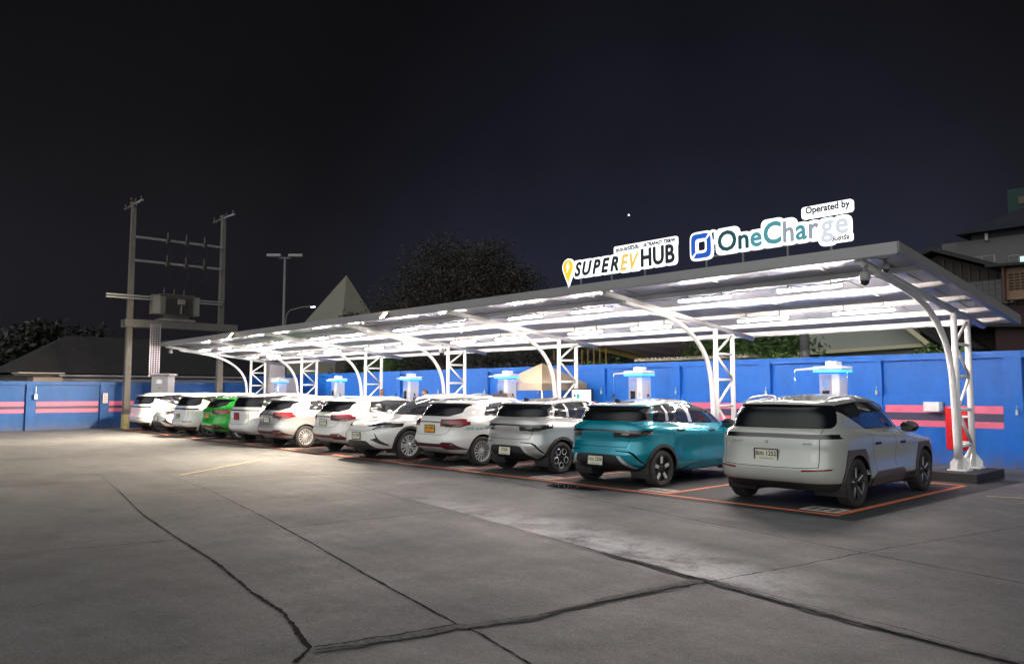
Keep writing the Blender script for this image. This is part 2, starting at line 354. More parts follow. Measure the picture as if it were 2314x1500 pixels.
def panel_wall(name, label, L, H, pil, rails, st, loc, rz, mid, blue=blue):
    """wall along local x from 0 to -L, face towards local -y at y=0"""
    t = thing(name, label, 'wall', loc, rz)
    b = MB(); b.box((-L / 2, .20, H / 2), (L, .20, H)); b.build('wall_panel', blue, t)
    f = MB()
    for x in pil: f.box((x, .05, H / 2 - .01), (.34, .13, H - .02))
    f.bevel(.008)
    f.build('pilaster', blue, t)
    f = MB(); f.box((-L / 2, .062, H - .055), (L - .01, .12, .13)); f.box((-L / 2, .068, H - .001), (L - .02, .16, .05))
    if mid: f.box((-L / 2, .072, mid - .09), (L - .012, .075, .17)); f.box((-L / 2, .07, (mid - .175) / 2), (L - .014, .060, mid - .175))
    f.bevel(.006); f.build('coping_and_rail', blue, t)
    y = .040 if mid else .098
    xs = sorted(pil, reverse=True); edges = list(zip(xs[:-1], xs[1:]))
    s1 = MB(); s2 = MB()
    for a, c in edges:
        a2, c2 = a - .22, c + .22
        s1.box(((a2 + c2) / 2, y - .003, (st[0] + st[1]) / 2), (a2 - c2, .012, st[0] - st[1])); s1.box(((a2 + c2) / 2, y - .003, (st[2] + st[3]) / 2), (a2 - c2, .012, st[2] - st[3]))
        s2.box(((a2 + c2) / 2, y - .001, (st[1] + st[2]) / 2), (a2 - c2, .012, st[1] - st[2] - .001))
    s1.build('pink_stripe', pink, t); s2.build('dark_stripe', navy, t)
    return t
panel_wall('boundary_wall', 'long bright blue panelled wall with pink stripes behind the charging canopy', 45.0, 2.50, [-2.2 - 2.92 * k for k in range(0, 13)],
           0, (1.33, 1.16, .98, .84), (0.0, 19.2, 0), 0, 1.56)
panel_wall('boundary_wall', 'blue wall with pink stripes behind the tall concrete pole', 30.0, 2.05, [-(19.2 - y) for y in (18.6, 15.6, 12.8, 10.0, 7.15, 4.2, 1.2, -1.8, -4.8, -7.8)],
           0, (1.21, 1.02, .90, .74), (-38.1, 19.2, 0), math.pi * .5, None, blue_shaded)
# small lamps/brackets on the pilasters of the back wall
wl_m = mat('lamp_dull_white', (.42, .46, .52), .5)
wm = mat('white_plastic', (.72, .74, .76), .4)
for k in range(8):
    x = -5.12 - 2.92 * k
    o = MB(); o.rbox((0, 0, 0), (.05, .06, .11), .01); o.tube([(0, .0, .05), (0, .0, .15)], .009, 6)
    o = o.build('wall_lamp', wl_m); o.location = (x + .06, 19.14, 1.20 if k == 0 else 1.62)
    if k == 0: tag(o, 'small unlit lamp on the blue wall just right of the end post', 'lamp')
    else: tag(o, 'small unlit lamp on the blue wall pilaster ' + ('right of the charger behind the grey crossover', 'left of the charger behind the grey crossover', 'left of the charger behind the teal hatchback', 'just left of the beige tent', 'right of the fourth canopy post', 'beside the charger behind the white estate car', 'nearest the fifth canopy post')[k - 1], 'lamp', 'small lamps on the blue wall pilasters')
# ------------------------------------------------------------------ charging canopy
steel = mat('white_painted_steel', (.78, .78, .78), .35, noise=(3, .04, 6)); 
fascia_m = mat('fascia_grey_sheet', (.28, .28, .29), .38, metal=.25, noise=(1.2, .05))
def ceiling_mat():
    m = bpy.data.materials.new('roof_underside_sheet'); m.use_nodes = True; t = m.node_tree; p = t.nodes['Principled BSDF']; L = t.links.new
    p.inputs['Base Color'].default_value = (.50, .525, .62, 1); p.inputs['Specular IOR Level'].default_value = .13; p.inputs['Metallic'].default_value = .0; p.inputs['Roughness'].default_value = .20
    p.inputs['Anisotropic'].default_value = .0
    tc_ = t.nodes.new('ShaderNodeTexCoord'); n = t.nodes.new('ShaderNodeTexNoise'); n.inputs['Scale'].default_value = 1.1; n.inputs['Detail'].default_value = 3
    L(tc_.outputs['Object'], n.inputs['Vector']); r = t.nodes.new('ShaderNodeMapRange'); r.inputs[3].default_value = .10; r.inputs[4].default_value = .17; L(n.outputs['Fac'], r.inputs[0]); L(r.outputs[0], p.inputs['Roughness'])
    mp = t.nodes.new('ShaderNodeMapping'); mp.inputs['Scale'].default_value = (1, .12, 1); L(tc_.outputs['Object'], mp.inputs[0])
    w_ = t.nodes.new('ShaderNodeTexNoise'); w_.inputs['Scale'].default_value = 6; w_.inputs['Detail'].default_value = 2; L(mp.outputs[0], w_.inputs['Vector'])
    b = t.nodes.new('ShaderNodeBump'); b.inputs['Strength'].default_value = .35; b.inputs['Distance'].default_value = .012; L(w_.outputs['Fac'], b.inputs['Height']); L(b.outputs[0], p.inputs['Normal'])
    return m
ceil_m = ceiling_mat()
SL = -.122                                     # the roof falls towards the wall
YF, YB, XR, XL = 12.0, 17.9, -4.62, -37.25
zu = lambda y: 3.86 + SL * (y - 12.0)          # underside of the roof sheet
canopy = thing('charging_canopy', 'long white steel canopy with a falling metal roof over the row of parked cars', 'canopy', (0, 0, 0))
b = MB()                                       # ribbed sheet: small upstand seams along y
b.prism([(YF + .02, zu(YF)), (YB - .01, zu(YB)), (YB - .01, zu(YB) + .03), (YF + .02, zu(YF) + .03)], 'yz', XL + .02, XR - .02)
b.build('roof_sheet', ceil_m, canopy)
b = MB(); ang = math.atan(SL)
xs = [XR - .55 - 1.05 * k for k in range(31)]
for x in xs:
    b.prism([(YF + .06, zu(YF + .06) - .010), (YB - .03, zu(YB - .03) - .010), (YB - .03, zu(YB - .03) + .002), (YF + .06, zu(YF + .06) + .002)], 'yz', x - .018, x + .018)
b.build('roof_seam', mat('seam_grey', (.35, .35, .37), .4, metal=.4), canopy)
b = MB(); b.box(((XR + XL) / 2, YF, 3.795), (XR - XL, .035, .185)); b.box(((XR + XL) / 2, YF + .045, 3.700), (XR - XL - .05, .09, .018)); b.bevel(.004); b.build('front_fascia', fascia_m, canopy)
for x, sx in ((XR, 1), (XL, -1)):
    b = MB(); z0, z1 = 3.86, zu(YB)
    b.prism([(YF + .018, z0 + .03 - .155), (YB + .06, z1 + .03 - .185), (YB + .06, z1 + .035), (YF + .018, z0 + .035 - .003)], 'yz', x - .016, x + .016)
    b.prism([(YF + .02, z0 + .03 - .155), (YB + .05, z1 + .03 - .175), (YB + .05, z1 + .03 - .160), (YF + .02, z0 + .03 - .140)], 'yz', x - sx * .10, x - sx * .018)
    b.build('end_fascia', fascia_m, canopy)
for y in (12.16, 13.30, 14.48, 15.70, 16.80, 17.80):
    b = MB(); x0_, x1_ = XL + .03, XR - .03; z = zu(y)
    b.box(((x0_ + x1_) / 2, y, z - .052), (x1_ - x0_, .055, .095)); b.box(((x0_ + x1_) / 2, y + .028, z - .1005), (x1_ - x0_, .11, .006)); b.bevel(.003)
    b.build('purlin', steel, canopy)
b = MB(); b.box(((XR + XL) / 2, YB + .02, zu(YB) - .035), (XR - XL - .05, .05, .15)); b.build('rear_gutter', steel, canopy)
PX = [-5.25 - 5.25 * k for k in range(7)]
def rafter_z(y): return 3.685 + SL * (y - 12.12)
for i, x in enumerate(PX):
    b = MB(); b.tube([(x, 12.12, rafter_z(12.12)), (x, 17.85, rafter_z(17.85))], .062, 12); b.build('rafter', steel, canopy)
    path = [(16.06, .40), (16.02, 1.1), (15.97, 1.85), (15.86, 2.25), (15.68, 2.56), (15.40, 2.83), (15.05, 3.05), (14.65, 3.22), (14.2, 3.34), (13.7, 3.425), (13.2, 3.488), (12.75, 3.54)]
    sp = []
    for k in range(len(path) - 1):
        for t_ in (0, .5): 
            p0 = path[max(k - 1, 0)]; p1 = path[k]; p2 = path[k + 1]; p3 = path[min(k + 2, len(path) - 1)]
            sp.append(tuple(.5 * (2 * p1[j] + (p2[j] - p0[j]) * t_ + (2 * p0[j] - 5 * p1[j] + 4 * p2[j] - p3[j]) * t_ ** 2 + (3 * p1[j] - p0[j] - 3 * p2[j] + p3[j]) * t_ ** 3) for j in (0, 1)))
    sp.append(path[-1])
    b = MB(); b.tube([(x, y, z) for y, z in sp], .056, 12)
    b.prism([(12.72, 3.53), (13.9, 3.40), (13.9, rafter_z(13.9) - .02), (12.72, rafter_z(12.72) - .02)], 'yz', x - .018, x + .018)
    b.build('curved_brace', steel, canopy)
    yf, yr = 16.17, 16.90
    b = MB(); b.tube([(x, yf, .19), (x, yf, rafter_z(yf) - .03)], .058, 12); b.build('column_chord', steel, canopy)
    b = MB(); b.tube([(x, yr, .19), (x, yr, rafter_z(yr) - .03)], .058, 12); b.build('column_chord', steel, canopy)
    b = MB()
    zs = [.19, .62, 1.30, 1.93, 2.55, rafter_z(yr) - .06]
    for z in zs[1:-1]: b.tube([(x, yf, z), (x, yr, z)], .034, 8)
    for k in range(5):
        a_, c_ = (yf, yr) if k % 2 else (yr, yf)
        z0, z1 = zs[k] + .04, zs[k + 1] - .04
        b.tube([(x, c_ + (.05 if c_ < a_ else -.05), z0 + (.0 if k else .02)), (x, a_ + (.05 if a_ < c_ else -.05), z1)], .030, 8)
    b.build('lattice', steel, canopy)
    for yy in (yf, yr):
        b = MB(); b.box((x, yy, .182), (.34, .34, .024))
        for s_ in (-1, 1):
            b.prism([(x + s_ * .05, .194), (x + s_ * .165, .194), (x + s_ * .165, .31), (x + s_ * .06, .45)], 'xz', yy - .009, yy + .009)
            b.prism([(yy + s_ * .05, .194), (yy + s_ * .165, .194), (yy + s_ * .165, .31), (yy + s_ * .06, .45)], 'yz', x - .009, x + .009)
        b.build('base_plate', steel, canopy)
    # plinth
    o = MB(); o.box((0, 0, .085), (.84, 1.56, .17)); o.bevel(.012, 2); t = thing('post_plinth', ('black base block under the end post beside the grey crossover' if i == 0 else 'black base block under the canopy post ' + ('', 'between the grey crossover and the teal hatchback', 'by the silver hatchback', 'by the nose-out crossover', 'by the silver estate car', 'by the people carrier', 'at the far end')[i]), 'plinth', (x + .05, 16.32, 0), 0, 'black base blocks under the canopy posts')
    o.build('block', mat('plinth_black', (.022, .022, .024), .6, noise=(8, .3, 6), bump=(30, .5)), t)
    b = MB()
    for yy in (yf - .13, yf + .13, yr - .13, yr + .13):
        for s_ in (-.13, .13): b.tube([(s_ - .05, yy - 16.32, .168), (s_ - .05, yy - 16.32, .24)], .014, 6)
    b.build('anchor_bolt', mat('bright_metal', (.75, .76, .78), .18, metal=1.0), t)
for y in (13.30, 15.52):
    pts = []
    for k in range(0, 62):
        x = XR - .6 - (XR - XL - 1.2) * k / 61; pts.append((x, y + .03, zu(y) - .125 + .012 * math.sin(k * 1.9) - (.02 if k % 5 == 2 else 0)))
    b = MB(); b.tube(pts, .009, 5); b.build('conduit', mat('conduit_grey', (.30, .30, .31), .5), canopy)
# fluorescent tubes
tube_e = mat('lit_tube', (.9, .9, .9), .4, emit=(1.0, .86, .78), es=560.0)
fix_m = mat('light_fitting_body', (.22, .20, .18), .35)
def fitting():
    t = thing('tube_light', 'lit fluorescent tube under the canopy roof', 'light', (0, 0, 0), 0, 'fluorescent tubes under the canopy roof')
    b = MB(); b.rbox((0, .0, .030), (1.24, .11, .018), .006, 1); b.rbox((-.615, 0, .012), (.018, .04, .05), .005, 1); b.rbox((.615, 0, .012), (.018, .04, .05), .005, 1)
    for q in (-.4, .4): b.box((q, 0, .125), (.02, .02, .15))
    b.build('fitting_body', fix_m, t)
    b = MB(); b.tube([(-.595, 0, 0), (.595, 0, 0)], .0135, 10); b.build('tube', tube_e, t); return t
f0 = fitting(); first = True
rows = (13.30, 15.52)
rowl = ('front row', 'rear row'); nth = ('first', 'second', 'third', 'fourth', 'fifth', 'sixth', 'seventh', 'eighth', 'ninth', 'tenth', 'eleventh', 'twelfth')
for r_, y in enumerate(rows):
    for k in range(6):
        mid = (PX[k] + PX[k + 1]) / 2 + .1
        for q, s_ in enumerate((1.10, -1.10)):
            f = f0 if first else dup_tree(f0); first = False
            f.location = (mid + s_, y, zu(y) - .215); f['label'] = 'lit fluorescent tube, %s from the sign end in the %s under the canopy' % (nth[2 * k + q], rowl[r_])
# flood lights on the front edge
flood_e = mat('flood_led', (.9, .9, .9), .4, emit=(1.0, .74, .42), es=85.0)
for k, x in enumerate((-18.42, -28.95)):
    t = thing('flood_light', 'warm lit flood lamp on the roof edge, %s one' % ('nearer and brighter' if k == 0 else 'farther'), 'flood light', (x, 11.93, 3.74), rad(-12), 'flood lights on the canopy roof edge')
    b = MB(); b.rbox((0, 0, 0), (.29, .06, .21), .012, 2); b.tube([(-.14, .0, 0), (-.14, .05, .08), (.14, .05, .08), (.14, 0, 0)], .008, 6)
    o = b.build('lamp_housing', mat('flood_grey', (.1, .1, .1), .5), t); o.rotation_euler = (rad(-38), 0, 0)
    b = MB(); b.box((0, -.034, 0), (.25, .006, .175)); o2 = b.build('led_panel', flood_e, t); o2.rotation_euler = (rad(-38), 0, 0)
    ld = bpy.data.lights.new('flood', 'SPOT'); ld.energy = 8500 if k == 0 else 10500; ld.color = (1.0, .84, .62); ld.spot_size = rad(150); ld.spot_blend = .9; ld.shadow_soft_size = .10
    lo = bpy.data.objects.new('flood', ld); C.objects.link(lo); lo.parent = t; lo.location = (0, -.10, -.05); lo.rotation_euler = Vector((-.12, -1, -.22)).to_track_quat('-Z', 'Y').to_euler()
# CCTV cameras
def cctv(loc, label, rz_=0, ceilmount=True, s=1.0, dark=False):
    t = thing('cctv_camera', label, 'camera', loc, rz_); t.scale = (s, s, s)
    b = MB(); b.rbox((0, 0, -.015), (.09, .09, .03), .01); b.tube([(0, 0, -.02), (0, 0, -.09)], .018, 8); b.lathe([(0, -.08), (.055, -.09), (.072, -.12), (.072, -.20), (.066, -.215)], 18); b.build('housing', mat('camera_grey', (.30, .30, .31) if not dark else (.06, .06, .06), .4), t)
    t2 = bmesh.new(); bmesh.ops.create_uvsphere(t2, u_segments=16, v_segments=10, radius=.062)
    for f in t2.faces: f.smooth = True
    b = MB(); b.add(t2, Matrix.Translation((0, 0, -.225))); b.build('lens_dome', mat('gloss_black_trim', (.012, .012, .014), .14, spec=.6), t)
# ------------------------------------------------------------------ car modelling
def qarc(x0, ax, w, n, sgn, N_):
    th = np.linspace(0, math.pi / 2, 240)
    x = x0 + sgn * ax * (1 - np.abs(np.cos(th)) ** (2 / n)); y = w * np.abs(np.sin(th)) ** (2 / n)
    d = np.r_[0, np.cumsum(np.hypot(np.diff(x), np.diff(y)) + 1e-9)]; s = np.linspace(0, d[-1], N_)
    return np.interp(s, d, x), np.interp(s, d, y)
def ring(r, NR=20, NM=22, NF=20):
    w, xr, xf = r['w'], r['xr'], r['xf']
    ar, af = r.get('ar', 1.15), r.get('af', 1.1); s = (xf - xr) / (ar + af + .3)
    if s < 1: ar *= s; af *= s
    x1, y1 = qarc(xr, ar, w, r.get('nr', 4.6), 1, NR)
    x3, y3 = qarc(xf, af, w * r.get('wf', 1), r.get('nf', 4.0), -1, NF)
    x2 = np.linspace(x1[-1], x3[-1], NM + 2)[1:-1]; y2 = np.linspace(y1[-1], y3[-1], NM + 2)[1:-1]
    x = np.r_[x1, x2, x3[::-1]]; y = np.r_[y1, y2, y3[::-1]]
    t = (x - (xr + xf) / 2) / ((xf - xr) / 2 + 1e-6); y = y * (1 - .022 * t * t)
    z = r['z']
    if isinstance(z, (int, float)): zz = np.full(len(x), float(z))
    else:
        zx = [p[0] for p in z]; zv = [p[1] for p in z]
        zz = np.interp(x, zx, zv)
        k = np.ones(5) / 5; zz = np.convolve(np.pad(zz, 2, mode='edge'), k, 'valid')
    zz = zz + r.get('crown', 0) * (1 - (y / max(w, 1e-3)) ** 2) if w > 0 else zz
    return np.stack([x, y, zz], 1)
def half_body(rings, sub=5):
    P = np.array([ring(r) for r in rings]); n = len(P)
    d = np.array([np.sqrt(np.linalg.norm(P[i + 1] - P[i], axis=1).mean()) for i in range(n - 1)]) + 1e-4
    T = np.zeros_like(P)
    for i in range(n):
        if i == 0: T[i] = (P[1] - P[0]) / d[0]
        elif i == n - 1: T[i] = (P[-1] - P[-2]) / d[-1]
        else: T[i] = ((P[i] - P[i - 1]) / d[i - 1] * d[i] + (P[i + 1] - P[i]) / d[i] * d[i - 1]) / (d[i] + d[i - 1])
        if rings[i].get('sharp'): T[i] *= .0
    out = []
    for i in range(n - 1):
        for k in range(sub):
            t = k / sub; h = d[i]
            out.append((2 * t ** 3 - 3 * t * t + 1) * P[i] + (t ** 3 - 2 * t * t + t) * h * T[i] + (-2 * t ** 3 + 3 * t * t) * P[i + 1] + (t ** 3 - t * t) * h * T[i + 1])
    out.append(P[-1]); return np.array(out)
def grid_bm(G):
    bm = bmesh.new(); V = [[bm.verts.new(p) for p in row] for row in G]
    for i in range(len(V) - 1):
        for j in range(len(V[0]) - 1):
            f = bm.faces.new([V[i][j], V[i][j + 1], V[i + 1][j + 1], V[i + 1][j]]); f.smooth = True
    bmesh.ops.remove_doubles(bm, verts=bm.verts, dist=1e-5); bmesh.ops.dissolve_degenerate(bm, dist=1e-6, edges=bm.edges)
    bm.normal_update()
    s = sum(f.normal.y * f.calc_area() for f in bm.faces)
    if s < 0: bmesh.ops.reverse_faces(bm, faces=bm.faces)
    bm.normal_update(); return bm
def pip(p, poly):
    x, y = p; c = False; n = len(poly); j = n - 1
    for i in range(n):
        a, b = poly[i], poly[j]
        if (a[1] > y) != (b[1] > y) and x < (b[0] - a[0]) * (y - a[1]) / (b[1] - a[1]) + a[0]: c = not c
        j = i
    return c
REAR = lambda f: f.normal.x < -.16
FRONT = lambda f: f.normal.x > .12
SIDE = lambda f: f.normal.y > .35
def carve(bm, poly, view, cond=None, extract=True):
    ia, ib = {'x': (1, 2), 'y': (0, 2), 'z': (0, 1)}[view]; ax = 'xyz'.index(view)
    bm.normal_update(); e = 1e-4
    def ov(f, x0, x1, y0, y1):
        a = [v.co[ia] for v in f.verts]; b = [v.co[ib] for v in f.verts]
        return max(a) > x0 - e and min(a) < x1 + e and max(b) > y0 - e and min(b) < y1 + e
    px = [p[0] for p in poly]; py = [p[1] for p in poly]
    cand = {f for f in bm.faces if (cond is None or cond(f)) and ov(f, min(px), max(px), min(py), max(py))}
    n = len(poly)
    for i in range(n):
        a, b = poly[i], poly[(i + 1) % n]
        hit = [f for f in cand if f.is_valid and ov(f, min(a[0], b[0]), max(a[0], b[0]), min(a[1], b[1]), max(a[1], b[1]))]
        if not hit: continue
        es = {x for f in hit for x in f.edges}; vs = {x for f in hit for x in f.verts}
        co = [0, 0, 0]; co[ia] = a[0]; co[ib] = a[1]; no = [0, 0, 0]; no[ia] = -(b[1] - a[1]); no[ib] = b[0] - a[0]
        if abs(no[ia]) + abs(no[ib]) < 1e-9: continue
        r = bmesh.ops.bisect_plane(bm, geom=hit + list(es) + list(vs), dist=1e-5, plane_co=co, plane_no=Vector(no).normalized())
        cand = {f for f in cand if f.is_valid} | {g_ for g_ in r['geom'] if isinstance(g_, bmesh.types.BMFace)}
    ins = []
    for f in cand:
        if not f.is_valid: continue
        c = f.calc_center_median()
        if pip((c[ia], c[ib]), poly): ins.append(f)
    return extract_faces(bm, ins)
def extract_faces(bm, ins):
    nb = bmesh.new(); mp = {}
    for f in ins:
        vs = []
        for v in f.verts:
            if v not in mp: mp[v] = nb.verts.new(v.co)
            vs.append(mp[v])
        try: nb.faces.new(vs).smooth = True
        except ValueError: pass
    bmesh.ops.delete(bm, geom=ins, context='FACES')
    return nb
def merge(a, b):
    mp = {v: a.verts.new(v.co) for v in b.verts}
    for f in b.faces:
        try: a.faces.new([mp[v] for v in f.verts]).smooth = True
        except ValueError: pass
    b.free(); return a
def inflate(bm, d):
    bm.normal_update()
    nn = {v: v.normal.copy() for v in bm.verts}
    for v in bm.verts: v.co += nn[v] * d
    return bm
def finish(bm, name, m, parent, x0, side='both', weld=True):
    """half mesh -> object; side both (mirrored and joined), L, R"""
    if side in ('both', 'R'):
        t = bm.copy(); bmesh.ops.scale(t, vec=(1, -1, 1), verts=t.verts); bmesh.ops.reverse_faces(t, faces=t.faces)
        if side == 'both': bm = merge(bm.copy(), t)
        else: bm = t
    else: bm = bm.copy()
    bmesh.ops.remove_doubles(bm, verts=bm.verts, dist=1e-4)
    bmesh.ops.translate(bm, verts=bm.verts, vec=(-x0, 0, 0))
    me = bpy.data.meshes.new(name); bm.to_mesh(me); bm.free(); return link(name, me, m, parent)
def rnd_poly(P, r=.03, seg=3, keep=()):
    out = []; n = len(P)
    for i in range(n):
        p = Vector(P[i]); a = Vector(P[i - 1]); b = Vector(P[(i + 1) % n])
        if i in keep: out.append(tuple(p)); continue
        rr = min(r, (a - p).length * .45, (b - p).length * .45); u = p + (a - p).normalized() * rr; v = p + (b - p).normalized() * rr
        for k in range(seg + 1):
            t = k / seg; out.append(tuple(u * (1 - t) ** 2 + p * 2 * t * (1 - t) + v * t * t))
    return out
def seg_poly(a, b, w):
    a = Vector(a); b = Vector(b); d = (b - a).normalized(); n = Vector((-d.y, d.x)) * w / 2
    return [tuple(a + n), tuple(b + n), tuple(b - n), tuple(a - n)]
def circ(cx, cz, r, n=22, a0=0, a1=2 * math.pi):
    return [(cx + r * math.cos(a0 + (a1 - a0) * k / n), cz + r * math.sin(a0 + (a1 - a0) * k / n)) for k in range(n)]

glass = mat('dark_tinted_glass', (.006, .007, .010), .03, spec=.42)
glass2 = mat('tinted_glass', (.026, .029, .034), .04, spec=.75)
gap_m = mat('panel_gap', (.006, .006, .006), .9, spec=.1)
trimb = mat('gloss_black_trim', (.012, .012, .014), .14, spec=.6)
plast = mat('black_plastic', (.028, .028, .030), .62, noise=(30, .2))
taupe = mat('taupe_cladding', (.105, .088, .090), .55, noise=(20, .1))
rub = mat('tyre_rubber', (.030, .029, .028), .82, noise=(9, .35, 6), bump=(70, .3))
chrome = mat('bright_metal', (.75, .76, .78), .18, metal=1.0)
silv = mat('machined_silver', (.66, .67, .69), .30, metal=.35)
drk_al = mat('dark_alloy', (.030, .031, .034), .32, metal=.5)
redl = mat('red_lamp_plastic', (.16, .004, .009), .12, coat=1, spec=.7)
drkl = mat('smoked_lamp_plastic', (.012, .010, .012), .08, coat=1, spec=.7)
clr = mat('lamp_reflector', (.55, .57, .60), .12, metal=.8)
plate_w = mat('plate_white', (.66, .65, .52), .45); plate_y = mat('plate_yellow', (.78, .36, .02), .45); plate_r = mat('plate_red', (.42, .02, .03), .45)
plate_g = mat('plate_green', (.22, .32, .05), .45)
ink = mat('plate_ink', (.015, .015, .017), .5)
P_white = mat('pearl_white_paint', (.70, .705, .69), .20, coat=1, noise=(2.0, .02))
P_grey = mat('warm_grey_paint', (.43, .445, .415), .24, metal=.10, coat=1, noise=(2.0, .03))
P_teal = mat('teal_metallic_paint', (.002, .27, .37), .20, metal=.42, coat=1, noise=(2.0, .03))
P_silver = mat('silver_metallic_paint', (.50, .51, .51), .30, metal=.55, coat=1, noise=(2.0, .03))
P_silver2 = mat('cool_silver_paint', (.40, .41, .43), .28, metal=.5, coat=1, noise=(2.0, .03))
P_green = mat('bright_green_paint', (.008, .36, .022), .25, coat=1, noise=(2.0, .03))
P_roof = mat('silver_roof_paint', (.62, .63, .66), .22, metal=.35, coat=1)

def make_wheel(parent, loc, R, wd, style, outward):
    """a wheel: brake drum disc mesh with tyre and rim as sub-parts; axle along y"""
    Mx = Matrix.Rotation(-math.pi / 2 * outward, 4, 'X')      # local z -> outward (+-y)
    b = MB(); b.lathe([(0, wd * .10), (R * .60, wd * .10), (R * .66, -wd * .2), (R * .66, -wd * .45), (.0, -wd * .45)], 24, Mx)
    wobj = b.build('wheel', plast, parent); wobj.location = loc
    b = MB(); h = wd / 2
    prof = [(R * .685, h * .55), (R * .70, h * .84), (R * .74, h * .95), (R * .82, h * 1.03), (R * .90, h * 1.0), (R * .955, h * .92), (R * .985, h * .80), (R * .995, h * .62)]
    tread = []
    for k in (.45, .15, -.15, -.45): tread += [(R * .998, h * (k + .12)), (R * .998, h * (k + .035)), (R * .975, h * (k + .03)), (R * .975, h * (k - .03)), (R * .998, h * (k - .035))]
    back = [(r, -z) for r, z in prof[::-1]]
    b.lathe(prof + tread + back, 40, Mx, closed=True); b.build('tyre', rub, wobj)
    b = MB(); rr = R * .70; f = h * .80
    b.lathe([(rr, f * .9), (rr * .995, f * 1.12), (rr * .955, f * 1.12), (rr * .93, f * .9), (rr * .90, 0), (rr * .95, 0)], 36, Mx, closed=True)
    def bar(a, r0, r1, w0, w1, z0, z1, th=.022, off=0.0, mi=0, off1=None):
        ca, sa = math.cos(a), math.sin(a); off1 = off if off1 is None else off1
        q = [(r0, off - w0), (r1, off1 - w1), (r1, off1 + w1), (r0, off + w0)]; zz = [z0, z1, z1, z0]
        vs = []
        for (u, v), z in zip(q, zz): vs.append(Mx @ Vector((ca * u - sa * v, sa * u + ca * v, z)))
        lo = []
        for (u, v), z in zip(q, zz): lo.append(Mx @ Vector((ca * u - sa * v * 1.25, sa * u + ca * v * 1.25, z - th)))
        A = [b.b.verts.new(v) for v in vs]; B = [b.b.verts.new(v) for v in lo]
        for F in ([A[0], A[1], A[2], A[3]], [B[3], B[2], B[1], B[0]], *[[A[i], B[i], B[(i + 1) % 4], A[(i + 1) % 4]] for i in range(4)]):
            b.b.faces.new(F).material_index = mi
    b.lathe([(0, f * .86), (.035, f * .86), (.045, f * .80), (.062, f * .74), (.07, f * .4)], 20, Mx)
    z0, z1 = f * .72, f * .98
    ms = [silv, drk_al]
    if style == 'fifteen':
        for k in range(15): bar(2 * math.pi * k / 15, .05, rr * .96, .0055, .0115, z0, z1)
    elif style == 'fivebar':
        ms = [drk_al, silv]
        for k in range(5):
            a = 2 * math.pi * k / 5 + .31; bar(a, .04, rr * .97, .030, .050, z0, z1 * .98); bar(a + .628, .05, rr * .97, .016, .022, z0 * .8, z1 * .8)
            bar(a, rr * .42, rr * .94, .024, .027, z1 * 1.01, z1 * 1.05, .01, mi=1)
    elif style == 'hex':
        ms = [drk_al, silv]
        for k in range(5):
            a = 2 * math.pi * k / 5 + .31; bar(a, .04, rr * .97, .018, .030, z0, z1 * .95)
            a2 = a + .628; cxx, r_, n_ = rr * .66, rr * .285, 6
            pts = [(cxx + r_ * math.cos(t) * 1.0, r_ * 1.08 * math.sin(t)) for t in [2 * math.pi * q / n_ + .0 for q in range(n_)]]
            ca, sa = math.cos(a2), math.sin(a2)
            pv = [Mx @ Vector((ca * u - sa * v, sa * u + ca * v, z1 * .98)) for u, v in pts]
            b.tube(pv + [pv[0], pv[1]], .0085, 5, mi=1); b.tube([Mx @ Vector((ca * .05, sa * .05, z0)), Mx @ Vector((ca * (cxx - r_), sa * (cxx - r_), z1 * .95))], .011, 5, mi=0)
    elif style == 'aero':
        ms = [mat('smoke_alloy', (.075, .072, .072), .35, metal=.6), silv]
        for k in range(5):
            a = 2 * math.pi * k / 5 + 1.5; bar(a, .04, rr * .97, .026, .034, z0, z1, .03, off=.0, off1=.035); bar(a, .04, rr * .97, .012, .020, z0, z1 * .98, .02, off=0, off1=-.045)
            bar(a, rr * .30, rr * .95, .006, .008, z1 * .92, z1 * 1.02, .01, off=.010, mi=1, off1=.045)
    else:  # ten twin spokes
        for k in range(5):
            a = 2 * math.pi * k / 5
            for s_ in (-1, 1): bar(a + s_ * .17, .045, rr * .97, .010, .020, z0, z1, .025); 
            bar(a + .628, .045, rr * .97, .009, .013, z0 * .9, z1 * .93, .02)
    b.build('rim', ms, wobj)
    return wobj

def set_text(me_obj, M): me_obj.matrix_local = M
M_REAR = Matrix(((0, 0, -1), (-1, 0, 0), (0, 1, 0))).to_4x4()
M_FRONT = Matrix(((0, 0, 1), (1, 0, 0), (0, 1, 0))).to_4x4()
def number_plate(parent, loc, txt, m, face='rear', size=(.34, .15), tilt=0.0, sub=None):
    b = MB(); b.rbox((0, 0, 0), (size[0], size[1], .012), .006, 1)
    o = b.build('number_plate', m, parent); M = M_REAR if face == 'rear' else M_FRONT
    o.matrix_local = Matrix.Translation(loc) @ M @ Matrix.Rotation(tilt, 4, 'X')
    b = MB(); w2, h2 = size[0] / 2 + .008, size[1] / 2 + .008
    for c, d in (((0, h2, 0), (2 * w2 + .012, .012, .02)), ((0, -h2, 0), (2 * w2 + .012, .012, .02)), ((w2, 0, 0), (.012, 2 * h2 - .012, .02)), ((-w2, 0, 0), (.012, 2 * h2 - .012, .02))): b.box(c, d)
    b.build('plate_frame', trimb, o)
    if txt:
        t = link('plate_text', text_mesh(txt, size[1] * .60, ink, offset=.0016, xs=.92), None, o); t.location = (0, size[1] * .12, .0075)
        t2 = link('plate_text', text_mesh(sub or 'กรุงเทพมหานคร', size[1] * .20, ink, xs=1.1), None, o); t2.location = (0, -size[1] * .33, .0075)
    return o

def hit(bvh, o, d):
    r = bvh.ray_cast(Vector(o), Vector(d)); return r[0], r[1]
def fixed(o, loc, M): o.matrix_local = Matrix.Translation(loc) @ M

